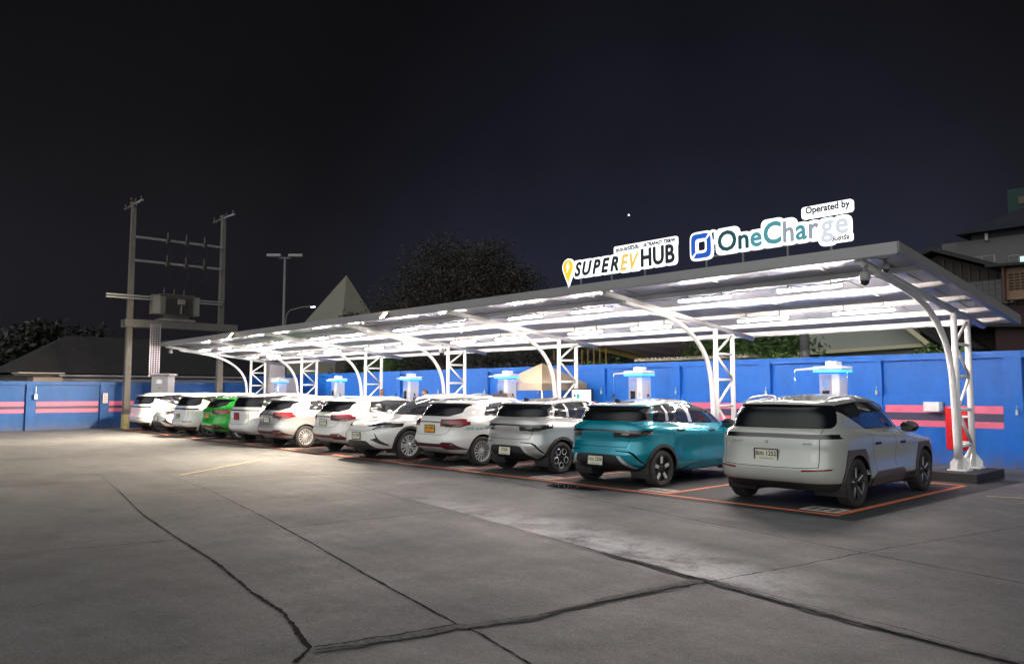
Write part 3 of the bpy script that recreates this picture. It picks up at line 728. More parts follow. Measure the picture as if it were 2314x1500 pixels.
def build_car(S, name, label, cat, group):
    root = thing(name, label, cat, (0, 0, 0), 0, group); x0 = S['xa']; xb = S['xa'] + S['wb']; R = S['R']; paint = S['paint']
    G = half_body(S['rings'])
    # wheel-arch flare
    for xc in (x0, xb):
        X, Y, Z = G[..., 0], G[..., 1], G[..., 2]
        m_ = np.exp(-((X - xc) / .46) ** 4) * np.exp(-((Z - .45) / .36) ** 4) * (Y > .6)
        G[..., 1] += S.get('flare', .022) * m_
    # body side sculpting: waist below the shoulder line
    X, Y, Z = G[..., 0], G[..., 1], G[..., 2]
    mid = np.exp(-((X - (x0 + xb) / 2) / (S['wb'] * .33)) ** 4) * (Y > .5)
    G[..., 1] -= S.get('waist', .022) * mid * np.exp(-((Z - .62) / .13) ** 2)
    G[..., 1] += .012 * mid * np.exp(-((Z - .40) / .07) ** 2)
    bm = grid_bm(G)
    from mathutils.bvhtree import BVHTree
    bvh = BVHTree.FromBMesh(bm)
    # wheel arches
    ra = R + .052
    for xc in (x0, xb):
        carve(bm, circ(xc, R, ra, 26), 'y', lambda f: f.normal.y > .2 or f.calc_center_median().z < .40).free()
        c = S['arch']
        if c:
            outer = [(xc + p[0], p[1]) for p in c]
            t = carve(bm, outer, 'y', lambda f: f.normal.y > .15)
            inflate(t, .009)
            for s_ in ('L', 'R'): finish(t, 'wheel_arch_cladding', S['clad'], root, x0, s_)
            t.free()
        # inner wheel housings
        yy = S['hw'] - .035
        n = 18; pts = [(xc + ra * math.cos(a), R + ra * math.sin(a)) for a in [-.45 + (math.pi + .9) * k / n for k in range(n + 1)]]
        for s_ in (-1, 1):
            b = MB()
            for i in range(n):
                p, q = pts[i], pts[i + 1]; b.face([(p[0], s_ * yy, p[1]), (q[0], s_ * yy, q[1]), (q[0], s_ * .45, q[1]), (p[0], s_ * .45, p[1])])
            b.face([(p[0], s_ * .45, p[1]) for p in pts])
            bmesh.ops.remove_doubles(b.b, verts=b.b.verts, dist=1e-5)
            b.build('wheel_housing', plast, root, shift=(-x0, 0, 0), norm=False)
    # carved regions: list of (part name, material, polygon, view, cond, sides, inflate)
    for it in S['carve']:
        nm, m_, poly, view, cond, side = it[:6]
        mult = it[6] if len(it) > 6 else 0
        t = carve(bm, poly, view, cond)
        if len(t.faces) == 0: t.free(); continue
        if mult: inflate(t, mult)
        inner = it[7] if len(it) > 7 else None
        subs = []
        if inner:
            for nm2, m2, poly2 in inner:
                t2 = carve(t, poly2, view, None); subs.append((nm2, m2, t2))
        for s_ in (['both'] if side == 'both' else ['L', 'R']):
            o = finish(t, nm, m_, root, x0, s_)
            for nm2, m2, t2 in subs:
                if len(t2.faces): finish(t2, nm2, m2, o if it[-1] == 'sub' else root, x0, s_)
        for *_, t2 in subs: t2.free()
        t.free()
    for key, nm_, sd_ in ((REAR, 'tailgate_seam', ['both']), (FRONT, 'bonnet_seam', ['both']), (SIDE, 'door_seam', ['L', 'R'])):
        gaps = bmesh.new()
        for a, b_, view, cond in S['gaps']:
            if cond is key: merge(gaps, carve(bm, seg_poly(a, b_, S.get('gw', .008)), view, cond))
        if len(gaps.faces):
            for s_ in sd_: finish(gaps, nm_, gap_m, root, x0, s_)
        gaps.free()
    if S.get('low'):
        t = carve(bm, [(-.2, -.1), (6, -.1), (6, S['low']), (-.2, S['low'])], 'y', None); finish(t, 'lower_cladding', plast, root, x0); t.free()
    if S.get('roofm'):
        t = carve(bm, S['roofpoly'], 'y', lambda f: f.normal.z > .25 or (f.calc_center_median().z > S['roofz'])); finish(t, 'roof', S['roofm'], root, x0); t.free()
    finish(bm, 'body', paint, root, x0)
    bm.free()
    for xc in (x0, xb):
        for s_ in (-1, 1): make_wheel(root, (xc - x0, s_ * (S['hw'] - .115), R), R, .215, S['wheel'], s_)
    # door handles
    for hx, hz in S['handles']:
        for s_ in (-1, 1):
            p, n_ = hit(bvh, (hx, 2, hz), (0, -1, 0))
            if p is None: continue
            b = MB(); b.rbox((0, 0, 0), (.20, .022, .040), .012, 2); o = b.build('door_handle', S.get('handle_m', trimb), root)
            o.location = (hx - x0, s_ * (p.y + .004), hz)
    # mirrors
    mx, mz = S['mirror']; p, n_ = hit(bvh, (mx, 2, mz), (0, -1, 0))
    for s_ in (-1, 1):
        b = MB(); t = bmesh.new(); bmesh.ops.create_uvsphere(t, u_segments=16, v_segments=10, radius=1)
        for v in t.verts:
            x, y, z = v.co; v.co = Vector((x * .09, s_ * y * .145, z * .092 - abs(x) * .01)); 
            if x < 0: v.co.x *= .35
        for f in t.faces: f.smooth = True
        b.add(t, Matrix.Translation((mx - x0 + .02, s_ * (p.y + .14), mz + .045)))
        b.tube([(mx - x0 + .04, s_ * (p.y - .03), mz - .03), (mx - x0 + .03, s_ * (p.y + .08), mz + .01)], [.028, .02], 8)
        b.build('side_mirror', S.get('mirror_m', trimb), root)
    # roof rails
    if S.get('rail'):
        xa_, xe_, yr = S['rail']; rl = []
        for k in range(13):
            x = xa_ + (xe_ - xa_) * k / 12; y = yr - .04 * abs(k / 6 - 1) ** 2; p, n_ = hit(bvh, (x, y, 3), (0, 0, -1)); h_ = .045 * min(1, math.sin(math.pi * k / 12) * 3.2) - .004
            rl.append((x - x0, y, p.z + h_))
        for s_ in (-1, 1):
            b = MB(); b.tube([(a, s_ * c_, d) for a, c_, d in rl], [.010] + [.017] * 11 + [.010], 8); b.build('roof_rail', S.get('rail_m', silv), root)
    if S.get('antenna'):
        ax_ = S['antenna']; p, _ = hit(bvh, (ax_, 0, 3), (0, 0, -1)); b = MB()
        b.prism([(0, -.005), (.15, -.005), (.13, .02), (.03, .065), (.0, .06)], 'xz', -.014, .014); b.bevel(.006)
        o = b.build('roof_antenna', trimb, root); o.location = (ax_ - x0, 0, p.z)
    if S.get('wiper'):
        wz, wl = S['wiper']; b = MB(); pts = []
        for k in range(5):
            y = .05 - wl * k / 4; p, n_ = hit(bvh, (-1, abs(y), wz + .01 * k), (1, 0, 0)); pts.append((p.x - x0 - .02, y, wz + .012 * k))
        b.tube(pts, .009, 6); b.rbox((pts[0][0], pts[0][1], pts[0][2]), (.03, .07, .05), .012); b.build('rear_wiper', trimb, root)
    S['bvh'] = bvh
    return root

def rearface(S, z, y=0.0):
    p, n_ = hit(S['bvh'], (-2, abs(y), z), (1, 0, 0)); return p.x - S['xa'], n_
def frontface(S, z, y=0.0):
    p, n_ = hit(S['bvh'], (9, abs(y), z), (-1, 0, 0)); return p.x - S['xa'], n_
def rings_for(L, hw, belt, belt2, hood_z, cowl, roof_r, roof_f, roofz, hip, gb, rtop_x, spoil, ws_top, top_w, mid_w, tail_x, nose_z=.62, nr=4.6, cl=.20, rake=.0, tuck=.0):
    """generic side profile: L length, hw half width, belt height at rear / front"""
    return [
        dict(w=0, xr=.45, xf=L - .35, z=cl + .01),
        dict(w=hw - .12, xr=.36 + tuck, xf=L - .26, z=cl + .005, nr=nr),
        dict(w=hw - .065, xr=.24 + tuck, xf=L - .16, z=cl + .02, nr=nr),
        dict(w=hw - .03, xr=.10 + tuck * .6, xf=L - .07, z=cl + .10, nr=nr),
        dict(w=hw - .012, xr=.02 + tuck * .2, xf=L - .02, z=.42, nr=nr),
        dict(w=hw - .004, xr=.0, xf=L, z=.57, nr=nr),
        dict(w=hw - .006, xr=.035, xf=L - .01, z=.68, nr=nr),
        dict(w=hw - .004, xr=.06, xf=L - .05, z=[(0, .80), (L * .5, .80), (L, .76)], nr=nr),
        dict(w=hw, xr=hip * .8, xf=L - .10, z=[(0, .93), (L * .5, .90), (L, .83)], nr=nr),
        dict(w=hw - .022, xr=hip, xf=L - .22, z=[(0, belt - .085), (L * .6, belt2 - .07), (cowl, hood_z + .03), (L, hood_z - .05)], nr=nr, wf=.97),
        dict(w=hw - .075, xr=gb - .02, xf=cowl + .12, z=[(0, belt - .005), (cowl - .7, belt2 - .005), (cowl, hood_z + .125)], nr=nr * .95, wf=.90, nf=3.2, crown=.0),
        dict(w=hw - .105, xr=gb + .01, xf=cowl, z=[(0, belt + .03), (cowl - .7, belt2 + .03), (cowl, hood_z + .155)], nr=nr * .9, wf=.88, nf=3.0),
        dict(w=mid_w, xr=gb + (rtop_x - gb) * .55, xf=cowl - (cowl - ws_top) * .52, z=(belt + roof_r) / 2 + .02, nr=nr * .85, wf=.90, nf=3.0),
        dict(w=top_w + .02, xr=rtop_x, xf=ws_top + .05, z=[(rtop_x, roof_r - .075), (L * .42, roofz - .115), (ws_top, roof_f - .06)], nr=nr * .9, wf=.92, nf=3.0),
        dict(w=top_w, xr=spoil, xf=ws_top - .02, z=[(spoil, roof_r - .045), (L * .42, roofz - .078), (ws_top, roof_f - .03)], nr=nr, wf=.92, nf=3.0),
        dict(w=top_w - .045, xr=spoil + .01, xf=ws_top - .10, z=[(spoil, roof_r - .012), (L * .42, roofz - .036), (ws_top, roof_f - .01)], nr=nr * .8, wf=.92, nf=3.0),
        dict(w=top_w * .55, xr=spoil + .06, xf=ws_top - .20, z=[(spoil, roof_r + .005), (L * .42, roofz - .006), (ws_top, roof_f + .015)], nr=3, wf=.9, nf=2.6),
        dict(w=0, xr=spoil + .08, xf=ws_top - .24, z=[(spoil, roof_r + .010), (L * .42, roofz), (ws_top, roof_f + .022)]),
    ]
def octa(r0, r1, R, n=8):
    return [(-r1, .12), (-r1, R + .10), (-r0 * .78, R + r1 - .09), (-.30, R + r1 + .02), (.26, R + r1 + .02), (r0 * .80, R + r1 - .10), (r1, R + .04), (r1, .12)]
def around(r, R, low=.16):
    a0 = -math.asin(min(1, (R - low) / r)); return [(r * math.cos(a), R + r * math.sin(a)) for a in [a0 + (math.pi - 2 * a0) * k / 22 for k in range(23)]]
W = lambda n, m, p, v='y', c=SIDE, s='LR', *x: (n, m, p, v, c, s, *x)

# --- A: tall five-door crossover (grey in front; two white ones far left)
L = 4.55; A = dict(xa=.88, wb=2.75, R=.348, hw=.945, paint=P_grey, clad=taupe, wheel='aero', flare=.016, low=.375,
    rings=rings_for(L, .945, 1.10, 1.05, .87, 3.62, 1.50, 1.50, 1.615, .085, .125, .255, .225, 2.72, .685, .795, 0, cl=.235, nr=5.1, tuck=.06),
    arch=octa(.44, .455, .348), handles=[(1.62, .88), (2.62, .86)], mirror=(3.05, 1.04), rail=(.55, 2.75, .65), antenna=None)
A['carve'] = [
    ('rear_window', glass, rnd_poly([(-.05, 1.125), (.775, 1.125), (.785, 1.20), (.76, 1.34), (.715, 1.445), (.5, 1.462), (-.05, 1.468)], .03), 'x', REAR, 'both'),
    W('window_trim', trimb, rnd_poly([(.46, 1.40), (.80, 1.455), (1.5, 1.50), (2.3, 1.475), (2.85, 1.33), (3.28, 1.09), (3.22, 1.065), (1.45, 1.09), (1.34, 1.12), (.72, 1.345)], .02), 'y', SIDE, 'LR', 0,
      [('side_window', glass2, rnd_poly([(.88, 1.40), (1.30, 1.455), (1.58, 1.11), (1.40, 1.125), (.93, 1.30)], .02)),
       ('side_window', glass2, rnd_poly([(1.36, 1.455), (2.06, 1.458), (2.12, 1.10), (1.66, 1.11)], .02)),
       ('side_window', glass2, rnd_poly([(2.12, 1.455), (2.36, 1.435), (2.83, 1.30), (3.12, 1.10), (2.18, 1.10)], .02))]),
    ('windscreen', glass, [(-.05, 1.07), (.70, 1.07), (.62, 1.44), (-.05, 1.46)], 'x', FRONT, 'both'),
    ('light_bar', drkl, [(-.05, .992), (.80, .985), (1.1, .985), (1.1, 1.045), (.86, 1.050), (-.05, 1.052)], 'x', REAR, 'both'),
    W('light_bar', drkl, [(0, .985), (.42, .985), (.52, .99), (.34, 1.045), (.0, 1.045)], 'y', lambda f: f.normal.y > .1 and f.calc_center_median().x < .6),
    W('rear_reflector', redl, [(.50, .535), (.84, .560), (.86, .585), (.50, .562)], 'x', REAR),
    W('sill_cladding', taupe, [(1.42, .20), (2.72, .20), (2.72, .42), (2.62, .465), (1.60, .465), (1.48, .40)], 'y', SIDE, 'LR', .006),
    W('head_lamp', clr, rnd_poly([(.45, .80), (.95, .80), (.95, .87), (.50, .86)], .01), 'x', FRONT),
    ('front_grille', plast, [(-.05, .30), (.60, .30), (.52, .50), (-.05, .52)], 'x', FRONT, 'both'),
]
A['gaps'] = [((.715, 1.11), (.715, .60), 'x', REAR), ((.715, .60), (.45, .585), 'x', REAR), ((.45, .585), (-.05, .58), 'x', REAR),
    ((1.44, 1.09), (1.46, .80), 'y', SIDE), ((2.34, 1.09), (2.36, .42), 'y', SIDE), ((3.22, 1.06), (3.20, .42), 'y', SIDE), ((1.60, .46), (1.46, .80), 'y', SIDE)]

# --- B: compact hatchback, two tone (silver and teal)
L = 4.13; B = dict(xa=.76, wb=2.66, R=.318, hw=.885, paint=P_teal, clad=plast, wheel='fivebar', flare=.030, waist=.03, low=.30, arch=around(.425, .318),
    rings=rings_for(L, .885, 1.11, 1.02, .86, 3.36, 1.425, 1.44, 1.525, .05, .11, .27, .215, 2.42, .655, .755, 0, cl=.245, nr=4.2, tuck=.12),
    handles=[(1.30, .965), (2.27, .93)], mirror=(2.82, 1.00), antenna=.55, roofm=P_roof, roofz=1.40, roofpoly=[(.0, 1.395), (.9, 1.425), (1.7, 1.452), (2.3, 1.44), (2.75, 1.40), (2.75, 1.7), (0, 1.7)])
B['carve'] = [
    ('rear_window', glass, rnd_poly([(-.05, 1.135), (.70, 1.135), (.715, 1.17), (.655, 1.375), (.55, 1.39), (-.05, 1.395)], .025), 'x', REAR, 'both'),
    W('quarter_panel', mat('smoky_silver_panel', (.17, .17, .18), .16, metal=.6), rnd_poly([(.16, 1.13), (.62, 1.135), (.70, 1.40), (.42, 1.375)], .02), 'y', lambda f: f.normal.y > .2),
    W('window_trim', trimb, rnd_poly([(.66, 1.13), (.74, 1.402), (1.3, 1.43), (1.9, 1.43), (2.42, 1.36), (2.98, 1.08), (2.94, 1.05), (1.2, 1.085)], .02), 'y', SIDE, 'LR', 0,
      [('side_window', glass2, rnd_poly([(.78, 1.145), (.83, 1.38), (.98, 1.395), (.98, 1.14)], .02)),
       ('side_window', glass2, rnd_poly([(1.10, 1.125), (1.06, 1.39), (1.62, 1.405), (1.72, 1.105)], .02)),
       ('side_window', glass2, rnd_poly([(1.90, 1.095), (1.80, 1.405), (2.02, 1.40), (2.38, 1.34), (2.62, 1.20), (2.66, 1.075)], .02)),
       ('door_pillar', silv, [(1.745, 1.10), (1.655, 1.415), (1.765, 1.415), (1.87, 1.095)]),
       ('door_pillar', silv, [(1.00, 1.13), (1.0, 1.40), (1.045, 1.40), (1.085, 1.13)])]),
    ('windscreen', glass, [(-.05, 1.07), (.64, 1.06), (.56, 1.39), (-.05, 1.41)], 'x', FRONT, 'both'),
    ('tail_lamp_bar', drkl, rnd_poly([(-.05, .965), (.34, .955), (.46, .90), (.60, .855), (.74, .865), (1.0, .975), (.85, .985), (.5, .99), (-.05, .992)], .012, 2), 'x', REAR, 'both', 0,
       [('lamp_reflector', clr, [(.50, .905), (.64, .90), (.655, .925), (.55, .935)])], 'sub'),
    W('tail_lamp_bar', drkl, [(0, .86), (.20, .875), (.47, .968), (.30, .978), (0, .985)], 'y', lambda f: f.normal.y > .1 and f.calc_center_median().x < .55),
    ('rear_diffuser', plast, rnd_poly([(-.05, .20), (.72, .20), (.57, .33), (.44, .545), (.36, .565), (-.05, .575)], .015, 2), 'x', REAR, 'both', -.004),
    W('bumper_blade', silv, [(.445, .555), (.515, .545), (.69, .335), (.59, .33)], 'x', REAR),
    W('bumper_slot', gap_m, [(.42, .645), (.66, .632), (.72, .60), (.86, .34), (.845, .335), (.70, .575), (.645, .612), (.42, .633)], 'x', REAR),
    W('sill_skirt', paint_ := P_teal, [(1.30, .22), (2.9, .22), (2.9, .36), (2.0, .40), (1.75, .385), (1.3, .25)], 'y', SIDE, 'LR', .012),
    W('head_lamp', clr, [(.45, .74), (.80, .74), (.80, .79), (.5, .79)], 'x', FRONT),
]
B['gaps'] = [((.66, .87), (.60, .70), 'x', REAR), ((.60, .70), (-.05, .695), 'x', REAR), ((1.08, 1.09), (1.10, .80), 'y', SIDE), ((1.86, 1.08), (1.92, .36), 'y', SIDE), ((2.90, 1.05), (2.86, .34), 'y', SIDE), ((1.10, .80), (1.30, .40), 'y', SIDE)]

# --- Cw: low estate car with red lamps
L = 4.60; Cw = dict(xa=.86, wb=2.66, R=.325, hw=.905, paint=P_white, clad=plast, wheel='fifteen', flare=.014, low=.28, arch=None,
    rings=rings_for(L, .905, 1.08, 1.02, .86, 3.56, 1.425, 1.44, 1.505, .06, .14, .33, .265, 2.58, .645, .76, 0, cl=.235, nr=4.2, tuck=.10),
    handles=[(1.62, .90), (2.55, .88)], handle_m=chrome, mirror=(2.95, 1.01), mirror_m=P_white, rail=(.75, 2.75, .56), rail_m=silv, wiper=(1.115, .34))
Cw['carve'] = [
    ('rear_window', glass, rnd_poly([(-.05, 1.095), (.52, 1.095), (.68, 1.17), (.655, 1.35), (.58, 1.382), (-.05, 1.392)], .035), 'x', REAR, 'both'),
    W('window_trim', trimb, rnd_poly([(.98, 1.10), (1.10, 1.36), (1.7, 1.405), (2.2, 1.395), (2.62, 1.31), (3.12, 1.07), (3.05, 1.045), (1.7, 1.075)], .03), 'y', SIDE, 'LR', 0,
      [('side_window', glass2, rnd_poly([(1.02, 1.115), (1.12, 1.335), (1.40, 1.365), (1.44, 1.095)], .02)),
       ('side_window', glass2, rnd_poly([(1.52, 1.095), (1.50, 1.37), (2.10, 1.38), (2.14, 1.08)], .02)),
       ('side_window', glass2, rnd_poly([(2.22, 1.08), (2.20, 1.375), (2.60, 1.29), (2.95, 1.10), (2.95, 1.065)], .02))]),
    ('windscreen', glass, [(-.05, 1.06), (.68, 1.05), (.57, 1.39), (-.05, 1.41)], 'x', FRONT, 'both'),
    W('tail_lamp', redl, rnd_poly([(.37, .955), (.52, .865), (.80, .86), (1.0, 1.0), (1.0, 1.04), (.72, 1.02)], .012, 2), 'x', REAR, 'LR', 0,
       [('lamp_lens', drkl, [(.40, .95), (.53, .88), (.66, .875), (.56, .985)]), ('lamp_reflector', clr, [(.68, .880), (.79, .880), (.83, .91), (.70, .90)])], 'sub'),
    W('tail_lamp', redl, [(0, .87), (.10, .88), (.48, 1.035), (.40, 1.045), (0, 1.03)], 'y', lambda f: f.normal.y > .1 and f.calc_center_median().x < .55),
    ('tailgate_strip', trimb, [(-.05, .962), (.38, .955), (.38, .978), (-.05, .985)], 'x', REAR, 'both'),
    ('bumper_insert', mat('dark_red_insert', (.060, .016, .018), .35), rnd_poly([(-.05, .415), (.42, .415), (.50, .37), (.86, .37), (.70, .53), (.48, .535), (.40, .495), (-.05, .49)], .01, 2), 'x', REAR, 'both', 0,
       [('rear_reflector', redl, [(.46, .42), (.66, .42), (.62, .47), (.46, .47)]), ('lamp_reflector', clr, [(.67, .46), (.71, .46), (.70, .50), (.66, .50)])], 'sub'),
    W('head_lamp', clr, [(.45, .78), (.88, .78), (.88, .84), (.5, .84)], 'x', FRONT),
]
Cw['gaps'] = [((.66, .86), (.55, .72), 'x', REAR), ((.55, .72), (.40, .69), 'x', REAR), ((.40, .69), (-.05, .685), 'x', REAR), ((1.46, 1.08), (1.48, .72), 'y', SIDE), ((2.18, 1.07), (2.22, .30), 'y', SIDE), ((3.05, 1.04), (3.04, .30), 'y', SIDE), ((1.0, .985), (3.1, .955), 'y', SIDE), ((1.48, .72), (1.36, .58), 'y', SIDE)]

# --- D: crossover parked nose out
L = 4.50; D = dict(xa=.86, wb=2.72, R=.355, hw=.935, paint=P_white, clad=plast, wheel='twin', flare=.028, low=.30, arch=around(.465, .355),
    rings=rings_for(L, .935, 1.10, 1.04, .92, 3.42, 1.52, 1.54, 1.60, .06, .12, .45, .22, 2.45, .62, .75, 0, cl=.24, nr=4.4, tuck=.05),
    handles=[(1.60, .93), (2.55, .90)], mirror=(2.95, 1.04), mirror_m=P_white, rail=(.7, 2.5, .58))
D['rings'][8]['nf'] = D['rings'][7]['nf'] = 3.4
D['carve'] = [
    W('window_trim', trimb, rnd_poly([(.74, 1.20), (.90, 1.41), (1.5, 1.475), (2.1, 1.475), (2.5, 1.38), (3.10, 1.10), (3.05, 1.07), (1.2, 1.105)], .03), 'y', SIDE, 'LR', 0,
      [('side_window', glass2, rnd_poly([(1.00, 1.13), (1.02, 1.40), (1.45, 1.445), (1.52, 1.12)], .02)),
       ('side_window', glass2, rnd_poly([(1.58, 1.12), (1.54, 1.45), (2.06, 1.45), (2.14, 1.105)], .02)),
       ('side_window', glass2, rnd_poly([(2.22, 1.105), (2.16, 1.445), (2.48, 1.36), (2.92, 1.12), (2.92, 1.09)], .02))]),
    ('windscreen', glass2, rnd_poly([(-.05, 1.09), (.70, 1.06), (.59, 1.45), (-.05, 1.475)], .02, keep=(0, 3)), 'x', FRONT, 'both'),
    ('rear_window', glass, [(-.05, 1.13), (.66, 1.13), (.58, 1.42), (-.05, 1.43)], 'x', REAR, 'both'),
    W('head_lamp', drkl, rnd_poly([(.50, .745), (.60, .735), (.80, .765), (1.05, .85), (1.05, .90), (.80, .885), (.66, .84)], .008, 2), 'x', FRONT, 'LR', 0,
       [('lamp_strip', clr, [(.56, .752), (.62, .748), (.84, .79), (.84, .80), (.62, .762)]), ('lamp_lens', clr, [(.70, .81), (.735, .815), (.75, .83), (.72, .828)])], 'sub'),
    W('head_lamp', drkl, [(4.5, .80), (4.22, .83), (4.0, .905), (4.05, .915), (4.5, .91)], 'y', lambda f: f.normal.y > .1 and f.calc_center_median().x > 3.9),
    W('bumper_intake', plast, [(.52, .50), (.60, .49), (.76, .40), (.84, .355), (.845, .40), (.74, .52), (.66, .66), (.645, .66), (.68, .55)], 'x', FRONT),
    ('front_grille', plast, rnd_poly([(-.05, .16), (.74, .16), (.80, .29), (.60, .315), (.42, .46), (.36, .475), (-.05, .48)], .01, 2), 'x', FRONT, 'both', -.003),
    W('tail_lamp', redl, [(.40, .93), (.9, .92), (.9, .98), (.42, .97)], 'x', REAR),
]
D['gaps'] = [((-.05, .71), (.30, .705), 'x', FRONT), ((.30, .705), (.50, .735), 'x', FRONT), ((1.54, 1.10), (1.56, .75), 'y', SIDE), ((2.18, 1.09), (2.22, .34), 'y', SIDE), ((3.06, 1.07), (3.04, .34), 'y', SIDE), ((1.56, .75), (1.44, .60), 'y', SIDE)]

# --- E: tall people carrier with wrap-round dark glass (white, eighth in the row)
L = 4.55; E_ = dict(xa=.85, wb=2.75, R=.33, hw=.92, paint=P_white, clad=plast, wheel='fifteen', flare=.012, low=.30, arch=None,
    rings=rings_for(L, .92, 1.13, 1.06, .90, 3.62, 1.52, 1.52, 1.62, .06, .11, .22, .18, 2.75, .70, .80, 0, cl=.245, nr=5.0, tuck=.08),
    handles=[(1.62, .95), (2.6, .93)], mirror=(3.02, 1.05))
E_['carve'] = [
    ('rear_window', glass, rnd_poly([(-.05, 1.15), (.80, 1.15), (.69, 1.46), (-.05, 1.475)], .02), 'x', REAR, 'both'),
    W('window_trim', trimb, rnd_poly([(.12, 1.15), (.36, 1.47), (1.4, 1.52), (2.3, 1.50), (2.8, 1.36), (3.25, 1.10), (3.2, 1.08), (1.3, 1.125)], .02), 'y', SIDE, 'LR', 0,
      [('side_window', glass2, rnd_poly([(.55, 1.17), (.62, 1.45), (1.35, 1.48), (1.38, 1.15)], .02)),
       ('side_window', glass2, rnd_poly([(1.45, 1.15), (1.43, 1.48), (2.10, 1.475), (2.14, 1.12)], .02)),
       ('side_window', glass2, rnd_poly([(2.2, 1.12), (2.17, 1.475), (2.75, 1.35), (3.08, 1.12)], .02))]),
    ('windscreen', glass, [(-.05, 1.08), (.70, 1.08), (.62, 1.46), (-.05, 1.48)], 'x', FRONT, 'both'),
    ('light_bar', drkl, [(-.05, 1.035), (.80, 1.03), (1.0, 1.03), (1.0, 1.065), (.80, 1.068), (-.05, 1.07)], 'x', REAR, 'both'),
    W('light_bar', drkl, [(0, 1.03), (.34, 1.035), (.38, 1.06), (0, 1.065)], 'y', lambda f: f.normal.y > .1 and f.calc_center_median().x < .6),
]
E_['gaps'] = [((.70, 1.13), (.70, .62), 'x', REAR), ((.70, .62), (-.05, .615), 'x', REAR), ((1.44, 1.12), (1.46, .7), 'y', SIDE), ((2.3, 1.1), (2.32, .34), 'y', SIDE)]

# -------- build one of each kind, then copies
def place(root, X, Y, yaw=0.0, nose_out=False, S=None):
    if nose_out:   # X,Y given for the front axle
        a = rad(-90 + yaw); d = Vector((math.cos(a), math.sin(a), 0)); root.location = Vector((X, Y, 0)) - d * S['wb']; root.rotation_euler = (0, 0, a)
    else: root.location = (X, Y, 0); root.rotation_euler = (0, 0, rad(90 + yaw))
def recolour(root, mp):
    for o in [root] + list(root.children_recursive):
        if o.type == 'MESH':
            for s_ in o.material_slots:
                m_ = s_.material
                if m_ and m_.name in mp: s_.link = 'OBJECT'; s_.material = mp[m_.name]
def copy_car(src, label, S, mp=None, drop=('number_plate',)):
    def cp(o, par=None):
        c = o.copy(); C.objects.link(c)
        if par is not None: c.parent = par
        for ch in list(o.children):
            if ch.name.split('.')[0] in drop: continue
            cp(ch, c)
        return c
    r = cp(src); r['label'] = label
    if mp: recolour(r, mp)
    return r
GR = 'cars parked side by side under the charging canopy'
carA = build_car(A, 'parked_car', 'warm grey crossover with roof rails and taupe wheel arch cladding, nearest the end post', 'car', GR)
x_, n_ = rearface(A, .74); number_plate(carA, (x_ - .012, .03, .745), '8ขง 1252', plate_w, tilt=rad(4))
b = MB()
for k, y in enumerate((.60, .565, .53, .495, .46, .425)): b.rbox((0, y, 0), (.006, .022, .018 if k % 2 else .022), .003, 1)
for k, y in enumerate((-.52, -.55, -.585, -.62)): b.rbox((0, y, -.01), (.006, .02, .018), .003, 1)
b.rbox((0, .03, 0), (.008, .05, .035), .006, 1)
o = b.build('rear_badge', chrome, carA); o.location = (rearface(A, .93)[0] - .004, 0, .93)
place(carA, -5.89, 11.15, 2.0)
carB = build_car(B, 'parked_car', 'teal metallic hatchback with a pale silver roof beside the grey crossover', 'car', GR)
x_, n_ = rearface(B, .46); number_plate(carB, (x_ - .03, 0, .455), '1ขฉ 2206', plate_w, tilt=rad(-5))
place(carB, -9.16, 11.07, 0)
carB2 = copy_car(carB, 'silver hatchback with dark tail lamp band, third car from the end post', B, {'teal_metallic_paint': P_silver})
for o in list(carB2.children):
    if o.name.startswith('wheel') and not o.name.startswith('wheel_'):
        l = o.location.copy(); s_ = 1 if l.y > 0 else -1
        for q in list(o.children_recursive) + [o]: bpy.data.objects.remove(q)
        make_wheel(carB2, l, B['R'], .215, 'hex', s_)
number_plate(carB2, (x_ - .03, 0, .455), 'STAR', plate_w, tilt=rad(-5))
place(carB2, -11.86, 11.35, .5)
carC = build_car(Cw, 'parked_car', 'white estate taxi with yellow number plate, green side lettering and a roof sign', 'car', GR)
x_, n_ = rearface(Cw, .82); pC = (x_ - .012, 0, .815)
def cwlogo(r):
    o = MB(); o.lathe([(0, .01), (.035, .008), (.042, 0)], 16, M_REAR.copy()); o = o.build('rear_badge', chrome, r); o.location = (rearface(Cw, 1.02)[0] - .004, 0, 1.025)
place(carC, -14.28, 11.30, 0)
cars = {}
cars[6] = copy_car(carC, 'white estate car without lettering between the nose-out crossover and the silver estate', Cw)
cars[7] = copy_car(carC, 'silver estate car with red tail lamps, seventh car from the end post', Cw, {'pearl_white_paint': P_silver2})
cars[9] = copy_car(carC, 'bright green estate car with an orange number plate', Cw, {'pearl_white_paint': P_green})
number_plate(carC, pC, 'ทก 2835', plate_y)
M_SIDE = Matrix.Rotation(math.pi, 4, 'Z') @ Matrix.Rotation(math.pi / 2, 4, 'X')   # text read from the right side (-y): x -> forward
M_SIDE = Matrix(((1, 0, 0), (0, 0, -1), (0, 1, 0))).to_4x4()
tgreen = mat('green_lettering', (.10, .42, .42), .4)
for tx, xx, zz, sz in (('แท็กซี่', .50, .83, .085), ('รับ-ส่ง', .76, .83, .075), ('1681515', 1.05, .85, .085)):
    p, n_ = hit(Cw['bvh'], (xx, 2, zz), (0, -1, 0))
    o = link('side_lettering', text_mesh(tx, sz, tgreen, offset=.002), None, carC); ang = math.atan2(n_.x, n_.y)
    o.matrix_local = Matrix.Translation((xx - Cw['xa'], -p.y - .006, zz)) @ Matrix.Rotation(ang, 4, 'Z') @ M_SIDE
